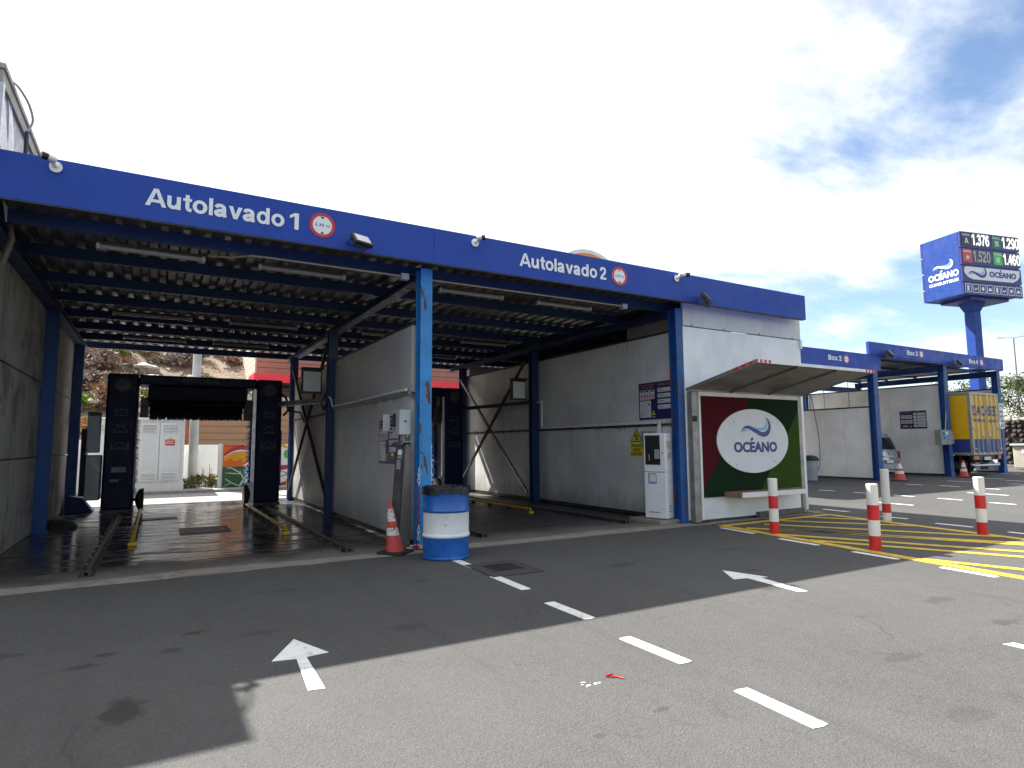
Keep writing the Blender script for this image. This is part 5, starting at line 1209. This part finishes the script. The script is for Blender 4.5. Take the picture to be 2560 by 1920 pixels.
ds = thing('danger_sign', 'small red electrical danger sign on the right kiosk door', 'sign', (.4,22.9,1.6)); fr = FRONT(.25,22.905,1.55)
MB().prism(rect2(0,.27,0,.19), fr, 0, .006).build('plate', RED, ds); MB().prism([(.08,.195),(.20,.195),(.14,.27)], fr, 0, .006).build('triangle', YSIGN, ds)
text('lettering', 'RIESGO', fshift(fr,.03,.11), .21, .045, LETTER, ds, .04, .008); text('lettering', 'ELECTRICO', fshift(fr,.02,.045), .23, .045, LETTER, ds, .04, .008)
# mural wall
mw_ = thing('mural_wall', 'low white wall with colourful painted mural behind the wash gantry', 'wall', (4,23.5,0))
B('wall', WW, mw_, (1.96,14.0,23.4,23.6,.08,1.575)); B('pier', WW, mw_, (1.88,1.955,23.36,23.62,.08,1.60))
fr = FRONT(0,23.4,0)
MO = mat('mural orange', (.70,.13,.015), .7, 0, .08); MG = mat('mural green', (.03,.105,.035), .7, 0, .1); MY = mat('mural yellow', (.70,.33,.012), .7, 0, .1); MP = mat('mural crimson', (.40,.035,.075), .7, 0, .08); MWH = mat('mural white', (.66,.68,.70), .7); MGG = mat('mural light green', (.10,.34,.08), .7)
def paint(m, f, par=mw_, name='mural_paint'):
    q = MB(); f(q); return q.build(name, m, par)
paint(MO, lambda q: q.prism(rect2(2.0,3.75,.82,1.57), fr, 0, .004)); paint(MG, lambda q: q.prism(rect2(2.0,3.75,.09,.815), fr, 0, .004))
paint(MP, lambda q: brush(q, [(2.03,1.20,.03),(2.25,1.36,.07),(2.55,1.46,.08),(2.85,1.42,.07),(3.15,1.26,.05)], fr, .003, .006))
paint(MWH, lambda q: brush(q, [(2.04,1.14,.01),(2.3,1.30,.025),(2.6,1.36,.03),(2.9,1.31,.025),(3.15,1.18,.015)], fr, .005, .008))
paint(MP, lambda q: [brush(q, [(2.05+i*.09,1.52,.012),(2.09+i*.09,1.545-.02*(i%2),.014),(2.12+i*.09,1.51,.010)], fr, .003, .006) for i in range(7)])
def fingers(q):
    for i, (x, a, b) in enumerate(((2.08,1.14,1.02),(2.16,1.2,1.06),(2.26,1.26,1.09),(2.36,1.3,1.0),(2.46,1.32,1.0),(2.57,1.33,1.08),(2.67,1.33,.97),(2.77,1.31,.98),(2.88,1.26,1.08),(2.98,1.2,1.06))): brush(q, [(x+.02,a,.055),(x,(a+b)/2,.055),(x-.01,b,.045)], fr, .005+.0002*i, .009+.0003*i)
paint(MY, fingers)
def branches(q):
    for L_ in ([(2.55,.12,.035),(2.75,.45,.03),(3.0,.8,.025)],[(2.68,.32,.022),(2.6,.55,.018),(2.3,.76,.014),(2.22,.8,.008)],[(2.3,.76,.014),(2.12,.77,.01)],[(2.62,.55,.012),(2.3,.58,.012),(2.1,.60,.006)],[(2.9,.66,.015),(2.72,.8,.01)],[(2.55,.14,.015),(2.3,.26,.014),(2.1,.4,.008)],[(2.3,.26,.012),(2.05,.14,.006)],[(2.82,.45,.018),(3.0,.35,.014),(3.2,.2,.012)],[(3.0,.35,.012),(3.3,.38,.008)],[(2.95,.7,.014),(3.25,.7,.01)],[(2.58,.58,.01),(2.56,.68,.006)]): brush(q, L_, fr, .003, .007)
paint(MWH, branches)
paint(MGG, lambda q: q.prism(ell(4.12,1.22,.13,.16,20), fr, 0, .005)); paint(MY, lambda q: [q.prism([(3.76,1.57),(4.0,1.57),(4.2,1.42),(4.12,1.40)], fr, 0, .004), brush(q, [(4.05,.12,.04),(4.2,.4,.05)], fr, 0, .004)]); paint(MP, lambda q: [q.prism([(3.76,.82),(4.3,.84),(4.1,.68),(3.9,.64)], fr, 0, .004), brush(q, [(3.8,.12,.05),(4.1,.2,.06)], fr, .0045, .006)]); paint(DARK, lambda q: [brush(q, [(3.8,.40,.006),(4.0,.46,.012),(4.2,.5,.006)], fr, .004, .007), brush(q, [(3.9,.6,.008),(4.1,.56,.012),(4.05,.48,.008)], fr, .004, .007)])
# pole and weeds
pl_ = thing('utility_pole', 'grey concrete utility pole rising behind the wash gantry', 'pole', (1.16,25.0,0))
q = MB(); q.tube([(1.16,24.9,0),(1.16,24.9,9.5)], [.16,.12], 12); q.build('shaft', mat('grey concrete pole', (.38,.38,.37), .8, 0, .1, 3), pl_); q = MB(); q.tube([(1.1,24.85,3.98),(.92,24.85,4.05),(.88,24.85,4.0)], .05, 8); q.build('bracket', WHITE_P, pl_)
# ---- plants
def leafball(q, c, rx, ry, rz, n, s, r_, up_=.3):
    for i in range(n):
        u = Vector((r_.gauss(0,1), r_.gauss(0,1), r_.gauss(0,1))).normalized()*(r_.random()**.45); p = Vector(c)+Vector((u.x*rx,u.y*ry,u.z*rz))
        a = Vector((r_.gauss(0,1), r_.gauss(0,1), r_.gauss(0,1)+up_)).normalized(); b = a.cross(Vector((r_.gauss(0,1),r_.gauss(0,1),r_.gauss(0,1)))).normalized(); k_ = s*r_.uniform(.6,1.3)
        q.add([p-b*k_*.35, p+a*k_, p+b*k_*.35], [(0,1,2)])
def fol(name, c1, c2, sc=3):
    m, nt, b = _new(name); N = NT(nt); oi = nt.nodes.new('ShaderNodeObjectInfo')
    c = N.mix(N.rng(N.noise(sc, 4), .3, .7), c1, c2); c = N.mix(N.math('MULTIPLY', oi.outputs['Random'], .5), c, mul(c1, .6)); nt.links.new(c, b.inputs['Base Color']); b.inputs['Roughness'].default_value = .75
    b.inputs['Specular IOR Level'].default_value = .2; return m
F_DRY = fol('dry scrub', (.20,.115,.075), (.32,.20,.13)); F_GREY = fol('grey scrub', (.22,.175,.14), (.32,.26,.21)); F_OCH = fol('ochre scrub', (.30,.17,.07), (.42,.27,.13)); F_GRN = fol('green euphorbia', (.16,.26,.03), (.30,.38,.07)); F_TREE = fol('tree foliage', (.060,.075,.028), (.13,.14,.06), 1.5)
wd = thing('weed_clump', 'scruffy green weeds at the foot of the utility pole', 'weeds', (1.4,24.2,.1)); r_ = random.Random(2)
q = MB()
for i in range(9): leafball(q, (1.0+rnd.random()*.9,23.6+rnd.random()*1.2,.14+rnd.random()*.25), .28,.28,.2, 70, .11, r_, 1.2)
q.build('leaves', fol('weed green', (.09,.10,.03), (.2,.19,.07)), wd, fix=False); q = MB()
for i in range(10): x, y = 1.0+rnd.random()*.9, 23.6+rnd.random()*1.2; q.tube([(x,y,.1),(x+rnd.uniform(-.1,.1),y,.5+.4*rnd.random())], .008, 4)
q.build('stem', F_DRY, wd)
# ---- brown clad building
BR = mat('brown cladding', (.27,.155,.085), .65, 0, .10, 2); BR2 = mat('rosy brown cladding', (.33,.17,.115), .65, 0, .08, 2); CRM = mat('cream cladding', (.62,.50,.42), .65, 0, .06, 2); REDB = mat('red canopy', (.62,.02,.035), .45, 0, .06); GRV = mat('cladding joint', (.10,.06,.035), .8)
bb = thing('clad_building', 'brown and cream clad building with a red canopy band behind the car wash', 'building', (8,32,0))
def boards(par, x0, x1, y, z0, z1, hb, m):
    bk = B('board_backing', GRV, par, (x0,x1,y+.03,y+.2,z0,z1)); src = None; n_ = int((z1-z0)/hb)
    for i in range(n_):
        if src is None: src = B('board', m, bk, (x0+.01,x1-.01,y,y+.035,z0+.012,z0+hb-.012))
        else: piece('board', src, bk, (0,0,i*hb))
boards(bb, 1.55, 16, 30.0, .0, 3.6, .30, BR); B('pilaster', CRM, bb, (1.36,1.545,29.95,30.2,0,3.6)); B('end_panel', mat('oxide red panel', (.24,.07,.035), .6), bb, (.95,1.355,30.0,30.2,0,3.6)); B('wing_roof', KERB, bb, (.9,16,29.9,34,3.602,3.75))
boards(bb, 4.36, 30, 34.0, 3.8, 8.3, .30, BR2)
q = MB(); q.box(4.36,30,34.25,51,.0,8.2); q.build('core', CRM, bb)
sd_ = B('side_backing', mat('cream joint', (.4,.3,.24), .8), bb, (4.30,4.355,34.0,51,3.8,7.35)); src = None
for i in range(11):
    if src is None: src = B('board', CRM, sd_, (4.25,4.298,34.0,51,3.815,4.115))
    else: piece('board', src, sd_, (0,0,i*.32))
B('roof_edge', mat('cream coping', (.62,.52,.36), .6), bb, (4.2,4.5,33.95,51.2,7.36,7.5))
B('red_canopy', REDB, bb, (3.95,30,31.8,33.9,4.62,5.06), bevel=.01); B('canopy_soffit', DARK, bb, (4.0,30,31.9,33.9,4.55,4.615))
# ---- hillside
def hz(x, y):
    t = max(0, y-26.2); base = .50*t if t < 60 else 30+.1*(t-60)
    k_ = 1/(1+math.exp((x-24)/6)); z = base*k_*(1 if x > -60 else 1)
    return z+(.9*mnoise.noise((x*.12,y*.12,3))+.45*mnoise.noise((x*.4,y*.4,1))+.2*mnoise.noise((x*1.1,y*1.1,5)))*min(1,t/6)*k_
q = MB(); nx, ny = 110, 90; vs = []
for j in range(ny+1):
    for i in range(nx+1):
        x = -40+80*i/nx; y = 26.4+62*(j/ny)**1.4; vs.append((x, y, max(hz(x,y), -.2)-.05))
q.add(vs, [(j*(nx+1)+i, j*(nx+1)+i+1, (j+1)*(nx+1)+i+1, (j+1)*(nx+1)+i) for j in range(ny) for i in range(nx)], True)
m, nt, b = _new('dry hillside'); N = NT(nt)
c = N.mix(N.rng(N.noise(.5,7,.65), .3,.7), (.17,.12,.088), (.32,.245,.18)); c = N.mix(N.rng(N.noise(2.4,6,.7), .5,.68), c, (.24,.145,.09)); c = N.mix(N.rng(N.noise(1.6,6,.6,None,.8), .62,.70), c, (.34,.30,.26)); nt.links.new(c, b.inputs['Base Color']); b.inputs['Roughness'].default_value = .95; N.bump(N.noise(4,7,.7), 1, .25, b)
struct(q.build('hill', m, fix=False))
def shrub(m, name, seed, n=330):
    r_ = random.Random(seed); q = MB()
    for i in range(7): leafball(q, (r_.uniform(-.55,.55), r_.uniform(-.5,.5), r_.uniform(.2,.5)), .42,.42,.30, n//7, .19, r_, .7)
    return q.build(name, m, fix=False)
kinds = [('dry_shrub', F_DRY, 'dry brown shrub on the hillside behind the car wash', 80), ('grey_shrub', F_GREY, 'grey brown scrub bush on the hillside behind the car wash', 70), ('ochre_shrub', F_OCH, 'ochre dry grass bush on the hillside behind the car wash', 40), ('green_shrub', F_GRN, 'bright green bush on the hillside behind the car wash', 22)]
r_ = random.Random(21)
def hill_spot():
    for _ in range(60):
        y = r_.uniform(28,58); x = y*r_.uniform(-.115,.10)
        if r_.random() < .5: x = y*r_.uniform(-.115,-.045)
        if x > .8 and y < 31: continue
        if x > 3.8 and y > 33: continue
        return x, y
for name, m, lab, cnt in kinds:
    proto = [shrub(m, name, s_) for s_ in (1, 2)]
    for i in range(cnt):
        o = proto[i] if i < 2 else proto[i % 2].copy()
        if i >= 2: COL.objects.link(o)
        x, y = hill_spot(); s_ = r_.uniform(.55,1.3)*(1 if name != 'green_shrub' else .8); o.location = (x, y, hz(x,y)-.15); o.scale = (s_*r_.uniform(.9,1.4), s_, s_*r_.uniform(.7,1.1)); o.rotation_euler = (0,0,r_.uniform(0,6.28)); tag(o, lab, 'shrub', 'shrubs on the hillside')
ROCK = mat('hill rock', (.50,.46,.41), .9, 0, .25, 2, bump=.8, bs=8, stain=((.16,.13,.11), 2, .5, .6))
def boulder(seed):
    bm = bmesh.new(); bmesh.ops.create_icosphere(bm, subdivisions=2, radius=.5)
    for v in bm.verts: v.co *= 1+.55*mnoise.noise(v.co*1.7+Vector((seed,0,0))); v.co.z *= .6
    me = bpy.data.meshes.new('boulder'); bm.to_mesh(me); bm.free(); me.materials.append(ROCK); o = bpy.data.objects.new('boulder', me); COL.objects.link(o); return o
pr = [boulder(s_*7.3) for s_ in range(3)]
for i in range(26):
    o = pr[i] if i < 3 else pr[i%3].copy()
    if i >= 3: COL.objects.link(o)
    x, y = hill_spot(); s_ = r_.uniform(.4,1.15); o.location = (x,y,hz(x,y)+.02); o.scale = (s_*1.4,s_,s_*.8); o.rotation_euler = (0,0,r_.uniform(0,6.28)); tag(o, 'pale grey boulder on the hillside behind the car wash', 'boulder', 'boulders on the hillside')
# ---- orange oval sign over the roof
og = thing('orange_oval_sign', 'top of an orange and white oval sign showing above the roof', 'sign', (16.62,22,0)); fr = FRONT(16.62,22.0,9.3)
MB().prism(ell(0,0,1.55,1.0,48), fr, 0, .25).build('white_rim', WHITE, og); MB().prism(ell(0,0,1.38,.82,48), fr, .24, .27).build('orange_face', mat('orange sign face', (.75,.22,.03), .4, 0, .04), og)
q = MB(); q.tube([(16.62,22.15,0),(16.62,22.15,8.4)], .18, 12); q.build('pole', GREY, og)
# ---- far right: lava-stone wall, container, trees, lamp
LAVA = mat('dark lava stone', (.045,.038,.034), .9, 0, .4, 5, bump=.8, bs=18)
lv = thing('stone_wall', 'dark lava stone wall beyond the wash boxes at the right edge', 'wall', (49,18,0))
bm = bmesh.new(); bmesh.ops.create_icosphere(bm, subdivisions=1, radius=.5)
for v in bm.verts: v.co *= 1+.3*mnoise.noise(v.co*3)
me = bpy.data.meshes.new('stone'); bm.to_mesh(me); bm.free(); me.materials.append(LAVA)
B('core', LAVA, lv, (49,49.6,15.6,25,0,2.85))
for i in range(26):
    for j in range(10):
        if i*j % 7 == 5: continue
        o = bpy.data.objects.new('stone', me); COL.objects.link(o); o.parent = lv; o.location = (49-49-.02, 15.7+i*.36+rnd.uniform(-.08,.08)-18, .15+j*.29+rnd.uniform(-.05,.05)); o.scale = (.5, .42*rnd.uniform(.8,1.2), .32*rnd.uniform(.8,1.2)); o.rotation_euler = (rnd.uniform(-.4,.4),0,0)
PALE = mat('pale stone', (.42,.37,.31), .9, 0, .2, 4)
for i in range(22):
    q = MB(); y = 15.8+i*.42; q.box(48.95,49.55,y,y+.34,2.86,3.02+rnd.uniform(0,.12)); q.build('coping_stone', PALE, lv, .05)
ct = thing('container', 'beige utility container standing at the far right by the last wash box', 'container', (41,15,0))
CTM = mat('beige container', (.44,.40,.33), .6, 0, .1, 2); B('body', CTM, ct, (40.3,41.9,13.6,15.45,.08,1.25), bevel=.03); B('lid', mat('container lid', (.30,.34,.38), .5), ct, (40.2,42.0,13.5,15.55,1.255,1.38), bevel=.03); B('handle', PANELW, ct, (40.28,40.298,14.5,14.62,.85,1.1),(40.28,40.298,14.95,15.05,.85,1.1))
def tree(x, y, h, r0, seed, lab):
    t = thing('tree', lab, 'tree', (x,y,0), 'trees beyond the wash boxes'); r_ = random.Random(seed); q = MB(); tips = []
    q.tube([(x,y,0),(x+r_.uniform(-.2,.2),y,h*.3),(x+r_.uniform(-.4,.4),y+r_.uniform(-.3,.3),h*.62)], [.22,.16,.08], 8)
    for i in range(7):
        a = r_.uniform(0,6.28); e = Vector((x+math.cos(a)*r0*r_.uniform(.4,.9), y+math.sin(a)*r0*r_.uniform(.4,.9), h*r_.uniform(.45,.92))); q.tube([(x,y,h*r_.uniform(.22,.5)), tuple((Vector((x,y,h*.5))+e)/2), tuple(e)], [.09,.05,.02], 5); tips.append(e)
    q.build('trunk', mat('tree bark', (.10,.08,.06), .9, 0, .3, 8), t)
    q = MB()
    for e in tips+[Vector((x+r_.uniform(-r0,r0)*.8, y+r_.uniform(-r0,r0)*.8, h*r_.uniform(.35,.97))) for _ in range(20)]:
        leafball(q, e, r0*.34, r0*.34, h*.09, 90, .16, r_, .8)
    q.build('crown', F_TREE, t, fix=False)
tree(56,20.2,6.3,2.2,1,'bushy olive green tree above the stone wall at the right edge'); tree(57,22.8,6.6,2.4,2,'bushy tree just right of the last wash box column'); tree(59,25.6,6.4,2.2,3,'tree showing behind the pole of the price totem'); tree(58,28,6.0,2.0,4,'small tree peeking over the last wash box wall'); tree(55,18.2,6.0,2.2,5,'tree cut by the right edge of the picture')
sl_ = thing('street_lamp', 'distant twin-arm street lamp at the right edge against the sky', 'street lamp', (88,32.7,0))
q = MB(); q.tube([(88,32.7,0),(88,32.7,13.8)], [.14,.07], 8); q.build('pole', GREY, sl_)
dA = Vector((-.36,.93,0))
for s in (-1, 1):
    e = Vector((88,32.7,13.8))+dA*s*1.0; q = MB(); q.bar((88,32.7,13.8), tuple(e+Vector((0,0,.12))), .08, .06); q.bar(tuple(e+Vector((0,0,.12))), tuple(e+dA*s*.55+Vector((0,0,.16))), .22, .07); q.build('lamp_head', GREY, sl_)
